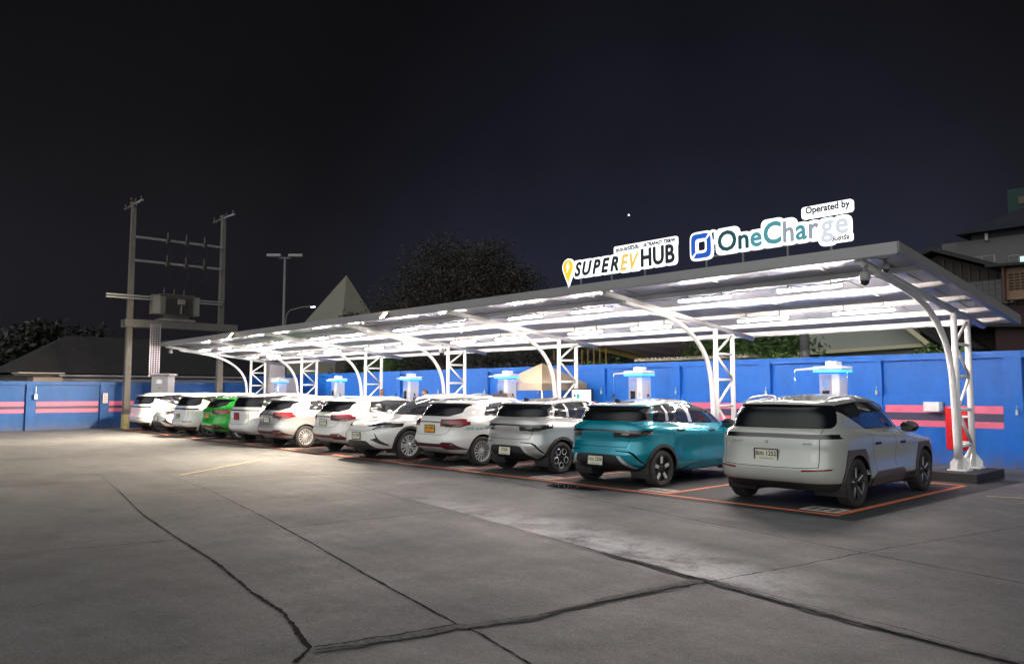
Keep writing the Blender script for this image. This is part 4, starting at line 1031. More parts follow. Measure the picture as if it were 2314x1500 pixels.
b = MB(); b.prism([(-.30, 0), (.30, 0), (.26, .10), (-.26, .10)], 'yz', -.07, .07); b.bevel(.015, 2); o = b.build('roof_sign', mat('taxi_sign_plastic', (.20, .13, .12), .4), carC); o.location = (1.35, 0, 1.50)
for k, (pl, tx) in {6: (plate_w, 'กข 3318'), 7: (plate_w, 'ขท 914'), 9: (plate_y, 'ทข 4127')}.items(): number_plate(cars[k], pC, tx, pl)
place(cars[6], -19.05, 11.25, 0); place(cars[7], -21.90, 10.95, 1.0); place(cars[9], -26.95, 11.15, 0)
carD = build_car(D, 'parked_car', 'white crossover reversed in, slim headlamps facing out beside the white estate taxi', 'car', GR)
x_, n_ = frontface(D, .585); number_plate(carD, (x_ + .012, 0, .585), 'ขม 2604', plate_w, 'front')
place(carD, -16.53, 10.88, 0, True, D)
carD2 = copy_car(carD, 'white crossover reversed in with its nose out near the far end', D)
number_plate(carD2, (x_ + .012, 0, .585), None, plate_w, 'front')
place(carD2, -31.95, 11.2, 0, True, D)
carE = build_car(E_, 'parked_car', 'white people carrier with wrap-round dark glass and a red number plate', 'car', GR)
x_, n_ = rearface(E_, .84); number_plate(carE, (x_ - .012, .0, .86), 'ก 7145', plate_r, size=(.34, .20))
place(carE, -24.40, 11.10, 0)
white_map = {'warm_grey_paint': P_white, 'taupe_cladding': P_white}
car10 = copy_car(carA, 'white crossover with thin dark light bar and green plate beside the bright green estate', A, white_map, ('number_plate', 'rear_badge'))
number_plate(car10, (rearface(A, .74)[0] - .012, .03, .745), '6ขจ 381', plate_g); place(car10, -29.40, 11.05, 0)
car12 = copy_car(carA, 'white crossover with a thin dark light bar, last car at the far end', A, white_map, ('number_plate', 'rear_badge'))
place(car12, -34.60, 11.05, 0)
cctv((-5.25, 12.30, 3.64), 'grey dome camera hanging from the rafter end, larger of the pair', 0, s=1.15)
cctv((-5.02, 12.55, 3.74), 'dark bracket camera beside the larger dome camera under the roof corner', 0, s=.8, dark=True)
cctv((-21.0, 15.9, 3.22), 'dark camera on the fourth canopy post', 0, s=1.3, dark=True)
cctv((-36.75, 12.35, 3.64), 'white camera under the far end of the canopy', 0, s=1.2)
# ------------------------------------------------------------------ chargers
ch_white = mat('charger_white', (.46, .48, .55), .30, coat=.3); ch_grey = mat('charger_front_grey', (.22, .22, .29), .35)
glow = mat('charger_blue_strip', (.02, .3, .6), .3, emit=(.0, .24, 1.0), es=13)
cyan = mat('charger_cyan_edge', (.1, .6, .7), .3, emit=(.08, .55, .85), es=.55)
scr = mat('charger_screen', (.1, .3, .28), .3, emit=(.25, .95, .85), es=1.3); scr_w = mat('screen_white', (.8, .8, .8), .3, emit=(.9, .95, 1.0), es=1.5)
cable_m = mat('cable_black', (.012, .012, .013), .5); logo_b = mat('logo_blue', (.01, .20, .55), .3, emit=(.0, .30, .8), es=.25)
def arc(cx, cz, r, a0, a1, n=14, y=0): return [(cx + r * math.cos(a0 + (a1 - a0) * k / n), y, cz + r * math.sin(a0 + (a1 - a0) * k / n)) for k in range(n + 1)]
def charger():
    t = thing('ev_charger', 'white charger', 'charger', (0, 0, 0), 0, 'ultrafast chargers between the canopy posts')
    b = MB(); b.rbox((0, 0, 1.06), (.60, .52, 2.00), .025, 2); b.build('cabinet', ch_white, t)
    b = MB(); b.rbox((-.10, -.262, 1.08), (.36, .012, 1.86), .004, 1); b.build('front_panel', ch_grey, t)
    b = MB(); b.rbox((0, -.01, .03), (.70, .60, .06), .01, 1); b.build('base', ch_grey, t)
    b = MB(); b.rbox((0, -.02, 2.145), (.86, .74, .075), .035, 3); b.build('crown_top', ch_white, t)
    b = MB()
    for c_, d_ in (((0, -.375, 2.082), (.83, .012, .05)), ((0, .335, 2.082), (.83, .012, .05)), ((-.41, -.02, 2.082), (.012, .70, .05)), ((.41, -.02, 2.082), (.012, .70, .05))): b.box(c_, d_)
    b.build('crown_light', cyan, t)
    b = MB(); b.box((0, -.02, 2.1025), (.78, .66, .004)); b.build('glow_strip', glow, t)
    b = MB(); b.rbox((0, 0, 2.035), (.606, .526, .06), .024, 2); b.build('crown_wash_band', mat('charger_painted_wash', (.02, .10, .5), .3, emit=(.01, .22, 1.0), es=.5), t)  # the crown's blue wash put into a glowing band on the cabinet
    b = MB(); b.rbox((.02, .0, 2.235), (.34, .34, .11), .02, 2); b.rbox((-.09, 0, 2.296), (.05, .10, .02), .005, 1); b.build('antenna_box', ch_white, t)
    for s_ in (-1, 1):
        b = MB(); x1 = -1.12 if s_ < 0 else .46
        b.tube([(s_ * .2, .0, 2.155), (s_ * .36, -.02, 2.15), (x1, -.10, 2.14 if s_ > 0 else 2.12)], [.030, .028, .018], 8); b.build('cable_arm', ch_white, t)
        b = MB(); b.tube([(x1, -.10, 2.12), (x1 + .01 * s_, -.10, 1.55)], .004, 5); b.build('suspension_wire', chrome, t)
        pts = []
        for k in range(15):
            u = k / 14; a = math.pi * u
            xx = x1 + s_ * .02 + s_ * (-.02) + (s_ * .30 - x1) * u * .98
            pts.append((x1 + (s_ * .31 - x1) * u, -.10 - .12 * math.sin(a), 1.55 - .95 * math.sin(a) * (.6 + .4 * u) - .35 * u))
        pts = [(x1 + .18 * s_, -.12, 1.05)] + [(x1 + s_ * (.13 - .13 * math.cos(v)), -.11, 1.32 + .24 * math.sin(v)) for v in (.4, .9, 1.3, 1.57, 1.9, 2.3, 2.8)][::-1] + pts[6:]
        pts = [(x1 - .12 * s_, -.12, 1.0), (x1 - .10 * s_, -.12, 1.25), (x1 - .05 * s_, -.12, 1.45), (x1 + .02 * s_, -.12, 1.54), (x1 + .08 * s_, -.12, 1.50), (x1 + .12 * s_, -.12, 1.35), (x1 + .08 * s_, -.16, .9), (x1 * .8 + .1 * s_, -.2, .5), (s_ * .34, -.1, .42), (s_ * .30, -.05, .6)]
        b = MB(); b.tube(pts, .017, 7); b.rbox((x1, -.11, 1.55), (.09, .05, .06), .015, 2); b.build('charging_cable', cable_m, t)
    b = MB(); b.rbox((-.10, -.270, 1.50), (.22, .014, .34), .01, 1); p_ = b.build('screen_bezel', trimb, t)
    b = MB(); b.box((-.10, -.279, 1.50), (.175, .004, .29)); s1 = b.build('screen', scr, p_)
    b = MB(); b.box((-.10, -.283, 1.58), (.15, .004, .08)); b.build('screen_window', scr_w, s1); b = MB(); b.box((-.10, -.283, 1.44), (.11, .004, .03)); b.build('screen_button', scr_w, s1)
    b = MB(); b.rbox((.20, -.262, 1.58), (.11, .016, .12), .012, 2); b.rbox((.20, -.262, 1.36), (.05, .016, .05), .01, 1); b.build('card_reader', mat('reader_grey', (.35, .35, .38), .4), t)
    b = MB()
    b.tube(arc(-.11, 1.80, .088, 0, 2 * math.pi, 24, -.272), .0075, 6); b.tube(arc(-.11, 1.80, .052, .7, 5.4, 16, -.272), .010, 6); b.tube(arc(-.11, 1.80, .022, 2.2, 7.2, 10, -.272), .009, 6); b.rbox((-.085, -.272, 1.79), (.03, .01, .012), .003, 1)
    b.build('emblem', logo_b, t)
    for s_ in (-1, 1):
        b = MB(); b.rbox((s_ * .325, -.02, 1.30), (.06, .14, .24), .02, 2); b.build('connector_holster', mat('holster_dark', (.06, .06, .07), .4), t)
    return t
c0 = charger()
near = ('behind the grey crossover at the sign end', 'behind the teal hatchback', 'beside the small beige tent', 'behind the nose-out crossover and the white estate car', 'behind the silver estate car', 'at the far end beside the grey cabinets')
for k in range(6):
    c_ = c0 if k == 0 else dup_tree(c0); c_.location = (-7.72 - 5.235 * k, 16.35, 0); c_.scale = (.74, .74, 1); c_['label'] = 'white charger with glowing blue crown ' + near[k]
    if k in (0, 2, 5):
        for o in c_.children_recursive:
            if o.name.startswith('screen') and not o.name.startswith('screen_bezel'):
                o.material_slots[0].link = 'OBJECT'; o.material_slots[0].material = trimb
# ------------------------------------------------------------------ illuminated signs
sign_e = mat('sign_backlight', (.9, .9, .9), .4, emit=(.95, .97, 1.0), es=1.05)
dgrey = mat('sign_dark_grey', (.020, .030, .036), .5); gold = mat('sign_gold', (.75, .48, .12), .4, emit=(.85, .48, .10), es=.55)
pinc = mat('sign_orange', (.8, .40, .03), .4, emit=(1.0, .47, .03), es=.80)
def sign_text(par, s, size, x, z, m, name='letter', y=-.010, xs=1.0, offset=0.0, shear=0.0, back=.05, align='LEFT', holes=False, bm_=None):
    """letters of one word standing upright, each with a glowing backing grown around it; returns width"""
    global SG
    me = text_mesh(s, size, m, .004, offset, shear, align, 'word', xs); o = link(name, me, None, par); o.rotation_euler = (math.pi / 2, 0, 0); o.location = (x, y, z)
    w_ = [v.co.x for v in me.vertices]; return min(w_) + x, max(w_) + x
def stroke_back(par, s, size, x, z, xs, grow, offset=0.0, shear=0.0, gaps=0.0):
    """backing board: every character outline grown by stamping rounded boxes around it, staggered in depth"""
    pass
def pill(b, x0, x1, z0, z1, r, y0, y1, sh=0.0):
    P = []
    for cx, cz, a in ((x1 - r, z1 - r, 0), (x0 + r, z1 - r, 90), (x0 + r, z0 + r, 180), (x1 - r, z0 + r, 270)):
        for k in range(5): t_ = rad(a + 22.5 * k); P.append((cx + r * math.cos(t_) + sh * (cz + r * math.sin(t_) - z0), cz + r * math.sin(t_)))
    b.prism(P, 'xz', y0, y1)
dk = [0]
def board(b, x0, x1, z0, z1, r, sh=0.0):
    dk[0] += 1; q = .0004 * (dk[0] % 23); pill(b, x0, x1, z0, z1, r, -.004 - q, .03 + q, sh)
sx = thing('illuminated_sign', 'glowing white sign reading SUPER EV HUB with an orange pin', 'sign', (-11.52, 11.98, 3.97))
def word(par, txt, x, z, h, m, xs=1.0, offset=.0, shear=0.0, pad=.035, b=None, spacing=0.0, r=None):
    """char by char; h = cap height. adds a rounded backing for each character to b"""
    size = h / .72; cx = x
    for ch in txt:
        if ch == ' ': cx += size * .25 * xs; continue
        me = text_mesh(ch, size, m, .004, 0, shear, 'LEFT', 'letter', xs, offset); vx = [v.co.x for v in me.vertices]; vz = [v.co.y for v in me.vertices]
        if not vx: continue
        zb = {'g': -.215 * size, 'y': -.2 * size, 'p': -.2 * size}.get(ch, 0)
        o = link('letter', me, None, par); o.rotation_euler = (math.pi / 2, 0, 0)
        w_ = max(vx) - min(vx); hh = max(vz) - min(vz)
        o.location = (cx - min(vx), -.018, z - min(vz) + zb)
        if b is not None: board(b, cx - pad, cx + w_ + pad, z + zb - pad, z + zb + hh + pad, r or min(pad * 2.0, hh * .5 + pad - .002, w_ * .5 + pad - .002), 0)
        cx += w_ + spacing + size * .055
    return cx
back = MB()
# pin
P = []
for k in range(33):
    t_ = 2 * math.pi * k / 33; r_ = .15; px_, pz_ = r_ * math.sin(t_), r_ * math.cos(t_)
    if pz_ < -.02: f_ = (-.02 - pz_) / .13; px_ *= (1 - f_ ** 1.3 * 1.0); pz_ -= .22 * f_
    P.append((px_, pz_))
pinP = [(p[0] * 1.0, p[1]) for p in P]
back.prism([(.16 + p[0] * 1.27, .325 + p[1] * 1.22 - .0) for p in pinP], 'xz', -.004, .03)
b = MB(); b.prism([(.16 + p[0], .33 + p[1]) for p in pinP], 'xz', -.022, -.005); b.build('map_pin', pinc, sx)
b = MB(); b.prism([(.185, .44), (.10, .315), (.155, .320), (.125, .20), (.225, .345), (.168, .340)], 'xz', -.028, -.0225); b.build('lightning_bolt', sign_e, sx)
xe = word(sx, 'SUPER', .36, .09, .285, dgrey, .92, .016, .28, .040, back, -.006)
xe = word(sx, 'EV', xe + .03, .075, .315, gold, .84, .013, .28, .042, back, -.004)
xe = word(sx, 'HUB', xe + .03, .09, .345, dgrey, .88, .016, 0, .042, back, .008)
SW = xe
board(back, xe - 1.62, xe + .02, .40, .585, .04)
b_ = text_mesh('ซุปเปอร์อีวีฮับ', .105, dgrey, .003, 0, 0, 'LEFT', 'letter', 1.15, .0035); o = link('thai_lettering', b_, None, sx); o.rotation_euler = (math.pi / 2, 0, 0); o.location = (xe - 1.56, -.018, .505)
b_ = text_mesh('ULTRAFAST 720kW', .098, dgrey, .003, 0, .1, 'RIGHT', 'letter', .98, .0035); o = link('small_lettering', b_, None, sx); o.rotation_euler = (math.pi / 2, 0, 0); o.location = (xe - .02, -.018, .515)
back.build('backlit_board', sign_e, sx)
b = MB()
for x in (.5, 1.4, 2.3): b.box((x, .05, -.05), (.03, .03, .36))
b.box((1.4, .055, .12), (2.6, .025, .03)); b.build('support_bracket', mat('bracket_grey', (.15, .15, .16), .5), sx)
sx.scale = (2.94 / SW, 1, 1)
s2 = thing('illuminated_sign', 'glowing white sign reading Operated by OneCharge with a blue square emblem', 'sign', (-8.24, 11.98, 3.93))
back = MB(); OFF = .0; blu = mat('sign_blue', (.01, .12, .60), .4, emit=(.0, .10, .65), es=.30); teal_s = mat('sign_teal', (.01, .13, .15), .4)
fade1 = mat('sign_fade_teal', (.02, .22, .26), .4, emit=(.10, .32, .36), es=.45); fade2 = mat('sign_fade_grey', (.15, .17, .2), .4, emit=(.42, .50, .58), es=.42); fade3 = mat('sign_fade_pale', (.2, .21, .23), .4, emit=(.66, .71, .78), es=.68)
# emblem: rounded square ring, open corner
def sq(r, c=.22, cz=.36, n=6, ex=5):
    return [(c + r * math.copysign(abs(math.cos(t)) ** (2 / ex), math.cos(t)), cz + r * math.copysign(abs(math.sin(t)) ** (2 / ex), math.sin(t))) for t in [2 * math.pi * k / 48 for k in range(48)]]
def sqring(b, r0, r1, y0, y1, skip=()):
    A, B = sq(r0), sq(r1)
    for k in range(48):
        if k in skip: continue
        k2 = (k + 1) % 48; b.prism([A[k], A[k2], B[k2], B[k]], 'xz', y0, y1)
sqring(back, .085, .265, -.004, .03)
b = MB(); sqring(b, .135, .225, -.022, -.005, (4, 5, 6, 7, 28, 29, 30, 31)); b.build('emblem', blu, s2)
board(back, .42, .56, .36, .62, .055)
b = MB(); b.prism([(.47, .56), (.515, .575), (.52, .44), (.495, .43)], 'xz', -.022, -.005); b.build('emblem_tick', teal_s, s2)
x = .60
for txt, m_, h_ in (('O', teal_s, .36), ('n', teal_s, .35), ('e', fade1, .35)): x = word(s2, txt, x, .19, h_, m_, 1.05, .013, 0, .050, back, .008)
x = word(s2, 'C', x, .19, .37, fade1, 1.02, .015, 0, .050, back, .006)
for txt, m_ in (('h', fade2), ('a', fade1), ('r', fade2), ('g', fade3), ('e', fade3)): x = word(s2, txt, x, .19, .35, m_, 1.0, .011, 0, .050, back, .008)
OW = x
board(back, OW - .86, OW + .05, .52, .72, .05); board(back, OW - .40, OW + .03, .06, .20, .04)
b_ = text_mesh('Operated by', .155, dgrey, .003, 0, 0, 'RIGHT', 'letter', .98, .0045); o = link('small_lettering', b_, None, s2); o.rotation_euler = (math.pi / 2, 0, 0); o.location = (OW, -.018, .65)
b_ = text_mesh('วันชาร์จ', .10, dgrey, .003, 0, 0, 'RIGHT', 'letter', 1.0, .0035); o = link('thai_lettering', b_, None, s2); o.rotation_euler = (math.pi / 2, 0, 0); o.location = (OW - .02, -.018, .125)
back.build('backlit_board', sign_e, s2)
b = MB()
for x in (.3, 1.1, 2.0, 2.8): b.box((x, .05, -.03), (.03, .03, .4))
b.box((1.5, .055, .15), (2.7, .025, .03)); b.build('support_bracket', mat('bracket_grey', (.15, .15, .16), .5), s2)
s2.scale = (2.94 / OW, 1, 1)
# sign spill light comes from the emissive boards themselves

# ------------------------------------------------------------------ small things round the posts
t = thing('fire_equipment_box', 'red box fixed behind the end post', 'box', (-5.60, 17.25, 0), 0)
redp = mat('red_gloss_paint', (.55, .008, .012), .3, noise=(4, .1))
b = MB(); b.rbox((0, 0, .90), (.40, .24, .84), .015, 2); b.build('cabinet', redp, t)
b = MB(); b.rbox((0, -.126, .88), (.34, .012, .015), .003, 1); b.rbox((.13, -.130, 1.0), (.03, .02, .12), .006, 1); b.build('door_trim', mat('dull_red', (.30, .01, .015), .4), t)
b = MB(); b.box((.16, -.19, 1.15), (.30, .05, .04)); b.box((.16, -.19, .65), (.30, .05, .04)); b.build('mounting_bracket', steel, t)
t = thing('junction_box', 'white box on the blue wall left of the red box', 'box', (-6.72, 19.08, 1.30), 0)
b = MB(); b.rbox((0, 0, 0), (.34, .16, .22), .012, 2); b.build('cover', wm, t); b = MB(); b.rbox((.19, .03, .015), (.05, .10, .20), .008, 1); b.build('side_lid', mat('pale_blue_plastic', (.35, .5, .7), .4), t)
# information screen
t = thing('information_screen', 'white information screen in a black frame right of the beige tent', 'screen', (-15.15, 16.5, 0), rad(0))
b = MB(); b.rbox((0, 0, 1.47), (.80, .06, .50), .012, 2); f_ = b.build('screen_frame', trimb, t)
b = MB(); b.box((0, -.033, 1.47), (.72, .006, .43)); s_ = b.build('screen_face', scr_w, f_)
b = MB(); b.box((-.12, -.038, 1.48), (.13, .005, .20)); b.build('picture_panel', mat('panel_teal', (.02, .35, .38), .4), s_)
b = MB(); b.box((-.26, -.038, 1.53), (.10, .005, .09)); b.build('picture_panel', mat('panel_slate', (.05, .10, .13), .4), s_)
b = MB()
for k, (x, z, w_) in enumerate(((.08, 1.60, .30), (.10, 1.53, .22), (.10, 1.48, .20), (.10, 1.42, .14), (.28, 1.50, .07), (.28, 1.45, .07))): b.box((x, -.038, z), (w_, .005, .014))
b.build('text_lines', mat('panel_grey_text', (.12, .13, .15), .5), s_)
for x in (-.25, .25):
    b = MB(); b.box((x, .02, .62), (.05, .04, 1.24)); b.build('leg', trimb, t)
# beige tent
t = thing('canopy_tent', 'small beige pyramid tent by the blue wall', 'tent', (-17.95, 17.65, 0), 0)
cloth = mat('beige_canvas', (.38, .31, .22), .85, noise=(5, .06), bump=(15, .2)); hw_ = 1.02
b = MB(); seg = 8
def tent_pt(u, a):
    c = [(-1, -1), (1, -1), (1, 1), (-1, 1)]; p, q = Vector(c[a]), Vector(c[(a + 1) % 4]); return p.lerp(q, u)
for a in range(4):
    for i in range(seg):
        for j in range(6):
            def PT(i_, j_):
                e = tent_pt(i_ / seg, a) * hw_ * (1 - j_ / 6) if j_ < 6 else Vector((0, 0)); s_ = j_ / 6
                return (e.x, e.y, 1.90 + .66 * s_ - .05 * math.sin(math.pi * s_) * math.sin(math.pi * i_ / seg))
            b.face([PT(i, j), PT(i + 1, j), PT(i + 1, j + 1), PT(i, j + 1)] if j < 5 else [PT(i, j), PT(i + 1, j), (0, 0, 2.56)])
        p, q = tent_pt(i / seg, a) * hw_, tent_pt((i + 1) / seg, a) * hw_; k1 = 1 + .012 * math.sin(i * 2.1); k2 = 1 + .012 * math.sin((i + 1) * 2.1)
        b.face([(p.x, p.y, 1.90), (p.x * k1, p.y * k1, 1.68), (q.x * k2, q.y * k2, 1.68), (q.x, q.y, 1.90)])
bmesh.ops.remove_doubles(b.b, verts=b.b.verts, dist=1e-4)
b.build('tent_roof', cloth, t)
for x in (-1, 1):
    for y in (-1, 1):
        b = MB(); b.tube([(x * .98, y * .98, 0), (x * .98, y * .98, 1.88)], .020, 8); b.build('leg', steel, t)
# people
skin_m = mat('skin', (.42, .23, .16), .5); hair_m = mat('black_hair', (.012, .010, .010), .5)
def person(loc, rz_, label, shirt, trouser, lean=0.0, h=1.70):
    t = thing('person', label, 'person', loc, rz_); s_ = h / 1.70
    V = [(0, 0, .95), (0, 0, 1.15), (0, .0, 1.38), (0, 0, 1.47), (0, -.01, 1.52), (-.10, 0, .90), (-.11, .01, .48), (-.11, .02, .08), (-.11, -.13, .04), (.10, 0, .90), (.11, .01, .48), (.11, .02, .08), (.11, -.13, .04),
         (-.18, 0, 1.38), (-.24, .02, 1.12), (-.24, -.10, .92), (.18, 0, 1.38), (.24, .02, 1.12), (.22, -.18, 1.02), (-.24, -.14, .84), (.20, -.26, 1.02)]
    E = [(0, 1), (1, 2), (2, 3), (3, 4), (0, 5), (5, 6), (6, 7), (7, 8), (0, 9), (9, 10), (10, 11), (11, 12), (2, 13), (13, 14), (14, 15), (2, 16), (16, 17), (17, 18), (15, 19), (18, 20)]
    R_ = [(.15, .11), (.14, .10), (.15, .10), (.06, .06), (.055, .055), (.09, .09), (.06, .06), (.045, .045), (.04, .03), (.09, .09), (.06, .06), (.045, .045), (.04, .03), (.06, .06), (.045, .045), (.032, .032), (.06, .06), (.045, .045), (.032, .032), (.035, .02), (.035, .02)]
    me = bpy.data.meshes.new('b'); me.from_pydata([Vector(v) * s_ for v in V], E, []); ob = bpy.data.objects.new('b', me); C.objects.link(ob)
    md = ob.modifiers.new('s', 'SKIN'); ob.modifiers.new('u', 'SUBSURF').levels = 2
    for i, r_ in enumerate(R_): me.skin_vertices[0].data[i].radius = (r_[0] * s_, r_[1] * s_)
    me.skin_vertices[0].data[0].use_root = True
    bpy.context.view_layer.update(); m2 = bpy.data.meshes.new_from_object(ob.evaluated_get(bpy.context.evaluated_depsgraph_get())); bpy.data.objects.remove(ob)
    for p in m2.polygons: p.use_smooth = True
    # head joined to the body
    bm_ = bmesh.new(); bm_.from_mesh(m2); hd = bmesh.new(); bmesh.ops.create_uvsphere(hd, u_segments=20, v_segments=16, radius=1)
    for v in hd.verts:
        x, y, z = v.co; jaw = 1 - .22 * max(0, -z); v.co = Vector((x * .075 * jaw, y * .095 * (1 - .12 * max(0, -z)) - .01, z * .118))
        if y < -.9 and abs(x) < .25 and -.25 < z < .15: v.co.y -= .020 * (1 - abs(x) / .25)
        if y < -.6 and .1 < abs(x) < .5 and .05 < z < .3: v.co.y += .006
    Mh = Matrix.Translation((0, -.02, 1.60 * s_)) @ Matrix.Rotation(lean, 4, 'X')
    mp = {v: bm_.verts.new(Mh @ v.co) for v in hd.verts}
    for f in hd.faces: bm_.faces.new([mp[v] for v in f.verts]).smooth = True
    for sx_ in (-1, 1):
        e_ = bmesh.new(); bmesh.ops.create_uvsphere(e_, u_segments=8, v_segments=6, radius=1); mp = {v: bm_.verts.new(Mh @ Vector((sx_ * .077 + v.co.x * .010, .0 + v.co.y * .018, -.005 + v.co.z * .030))) for v in e_.verts}
        for f in e_.faces: bm_.faces.new([mp[v] for v in f.verts]).smooth = True
    def zone(v): return 2 if v.z < .92 * s_ else (1 if v.z < 1.44 * s_ and not (abs(v.x) > .19 and v.z < 1.10 * s_) else 0)
    for f in bm_.faces: f.material_index = zone(f.calc_center_median())
    m3 = bpy.data.meshes.new('body'); bm_.to_mesh(m3); link('body', m3, [skin_m, shirt, trouser], t)
    hr = bmesh.new(); bmesh.ops.create_uvsphere(hr, u_segments=20, v_segments=14, radius=1)
    bmesh.ops.delete(hr, geom=[v for v in hr.verts if v.co.z < -.3 or (v.co.y < -.55 and v.co.z < .35)], context='VERTS')
    for v in hr.verts: v.co = Mh @ Vector((v.co.x * .083, v.co.y * .103 - .004, v.co.z * .126 + .004))
    for f in hr.faces: f.smooth = True
    mh = bpy.data.meshes.new('hair'); hr.to_mesh(mh); link('hair', mh, hair_m, t)
    mb_ = MB()
    for sx_ in (-1, 1): mb_.rbox((sx_ * .030, -.098, .020), (.026, .008, .010), .004, 1)
    o = mb_.build('eyes', hair_m, t); o.matrix_local = Mh
    return t
person((-22.25, 14.35, 0), rad(40), 'person with short black hair behind the roof of the plain white estate car', mat('grey_shirt', (.25, .26, .3), .8), mat('dark_trousers', (.03, .03, .04), .8), h=1.72)
person((-19.75, 14.35, 0), rad(-20), 'person partly hidden by the charger behind the nose-out crossover', mat('red_shirt', (.4, .08, .07), .8), mat('dark_trousers', (.03, .03, .04), .8), h=1.70)
# grey equipment cabinets by the far end
gcab = mat('grey_cabinet_paint', (.34, .34, .36), .45, noise=(2, .05))
t = thing('power_cabinet', 'tall grey steel cabinet behind the last canopy post', 'cabinet', (-39.4 + 2.6, 17.9, 0)); t.location = (-38.0 + .9, 17.6, 0)
b = MB(); b.rbox((0, 0, 1.9), (.55, .8, 3.8), .02, 1); b.build('cabinet', gcab, t)
t = thing('power_cabinet', 'wide grey steel cabinet beside the farthest charger', 'cabinet', (-36.1, 17.5, 0))
b = MB(); b.rbox((0, 0, 1.15), (1.7, .8, 2.3), .02, 1); c_ = b.build('cabinet', gcab, t)
b = MB(); b.box((0, -.405, 1.55), (1.66, .008, .012)); b.box((0, -.405, 1.15), (.012, .008, 2.2)); b.build('door_seam', gap_m, c_)
t = thing('utility_cabinet', 'grey meter cabinet under the transformer with a shiny meter window', 'cabinet', (-36.95, 12.12, 0), rad(45))
b = MB(); b.rbox((0, 0, 1.20), (.78, .62, 2.34), .02, 1); c_ = b.build('cabinet', gcab, t); b = MB(); b.rbox((0, 0, 2.41), (.98, .80, .08), .02, 1); b.build('lid', gcab, t)
b = MB(); b.rbox((-.02, -.318, 2.08), (.26, .02, .20), .015, 1); b.build('meter_window', mat('meter_glass', (.75, .75, .75), .08, metal=.5), t)
b = MB(); b.rbox((.02, -.316, 1.80), (.05, .015, .04), .004, 1); b.build('latch', trimb, t)
# ------------------------------------------------------------------ transformer structure on two concrete poles
conc = mat('pole_concrete', (.125, .118, .105), .85, noise=(3, .15, 8), bump=(30, .4)); galv = mat('galvanised_steel', (.28, .28, .28), .45, metal=.5, noise=(6, .15))
insul = mat('insulator_brown', (.045, .032, .030), .35); wire_m = mat('wire_black', (.02, .02, .02), .6)
XP = -37.35
def pole(y, h, label, lean=0.0):
    t = thing('utility_pole', label, 'pole', (XP, y, 0)); b = MB()
    for k in range(6): pass
    a0, a1 = .135, .09; dx = lean
    vs = []
    for z, a in ((0, a0), (h, a1)):
        vs.append([b.b.verts.new((sx_ * a, sy_ * a + dx * z / h, z)) for sx_, sy_ in ((-1, -1), (1, -1), (1, 1), (-1, 1))])
    for k in range(4): b.b.faces.new([vs[0][k], vs[0][(k + 1) % 4], vs[1][(k + 1) % 4], vs[1][k]])
    b.b.faces.new(vs[0]); b.b.faces.new(vs[1]); b.bevel(.02); b.build('shaft', conc, t)
    return t
pl = pole(10.70, 10.25, 'left concrete pole of the transformer structure, standing at the corner of the parking row', .02)
b = MB(); b.rbox((.125, 0, 3.42), (.03, .16, .20), .005, 1); b.build('number_plaque', mat('plaque_grey', (.12, .12, .12), .6), pl)
b = MB(); b.rbox((.142, 0, .32), (.02, .26, .62), .005, 1); b.rbox((.0, -.142, .32), (.26, .02, .62), .005, 1); b.build('yellow_band', mat('yellow_paint', (.45, .40, .16), .7, noise=(8, .3)), pl)
pr_ = pole(14.85, 10.25, 'right concrete pole of the transformer structure behind the canopy end')
for t, sgn in ((pl, 1), (pr_, 1)):
    b = MB()
    b.tube([(-1.3, 0, 10.1 + .0), (1.3, 0, 10.1)], .05, 6); b.build('top_crossarm', galv, t)
    for k in range(4):
        x = -1.15 + k * .76; b = MB(); b.lathe([(.02, 0), (.05, .03), (.035, .06), (.06, .09), (.035, .12), (.05, .15), (.0, .19)], 10, Matrix.Translation((x, 0, 10.14))); b.build('insulator', insul, t)
b = MB(); b.rbox((.0, 0, 10.34), (.22, .3, .14), .03, 2); b.build('pole_cap', insul, pl)
t = thing('transformer_platform', 'concrete beam platform between the two poles carrying the transformer', 'platform', (XP, 12.75, 0))
b = MB(); b.box((.26, .25, 4.70), (.16, 5.1, .34)); b.box((-.26, .25, 4.70), (.16, 5.1, .34)); b.bevel(.012); b.build('concrete_beam', conc, t)
b = MB(); b.box((0, -.05, 4.93), (.75, 1.6, .10)); b.build('bearer', galv, t)
for z, y0, y1, n in ((5.82, -3.1, 2.05, 2), (7.55, -1.95, 2.0, 1), (8.62, -1.95, 2.0, 1)):
    for q in range(n):
        b = MB(); b.box((.20, (y0 + y1) / 2, z + .12 * q), (.09, y1 - y0, .07 if n == 2 else .10)); b.build('crossarm', galv, t)
for z, s_ in ((8.62, 1), (7.55, -1)):
    for y in (-.55, .30, 1.15):
        b = MB(); b.lathe([(.03, -.12), (.06, -.10), (.04, -.04), (.075, .0), (.04, .05), (.07, .09), (.04, .14), (.06, .18), (.02, .30)], 10, Matrix.Translation((.20, y, z + .10))); b.rbox((.20, y, z - .05), (.16, .20, .22), .03, 1); b.build('insulator', insul, t)
        b = MB(); b.tube([(.20, y, z + .35), (.20, y + .15, z + .15), (.2, y + .1, z - .55), (.2, y * .5, z - (1.2 if s_ < 0 else .9))], .010, 5); b.build('drop_wire', wire_m, t)
t = thing('transformer', 'grey finned pole transformer sitting on the platform between the poles', 'transformer', (XP + .05, 12.65, 4.98))
tg = mat('transformer_grey', (.125, .118, .105), .42, metal=.2, noise=(4, .12))
b = MB(); b.rbox((0, 0, .62), (.62, 1.5, .90), .03, 2); b.build('tank', tg, t)
b = MB(); b.rbox((0, 0, 1.10), (.72, 1.62, .06), .015, 1); b.build('lid', tg, t)
b = MB()
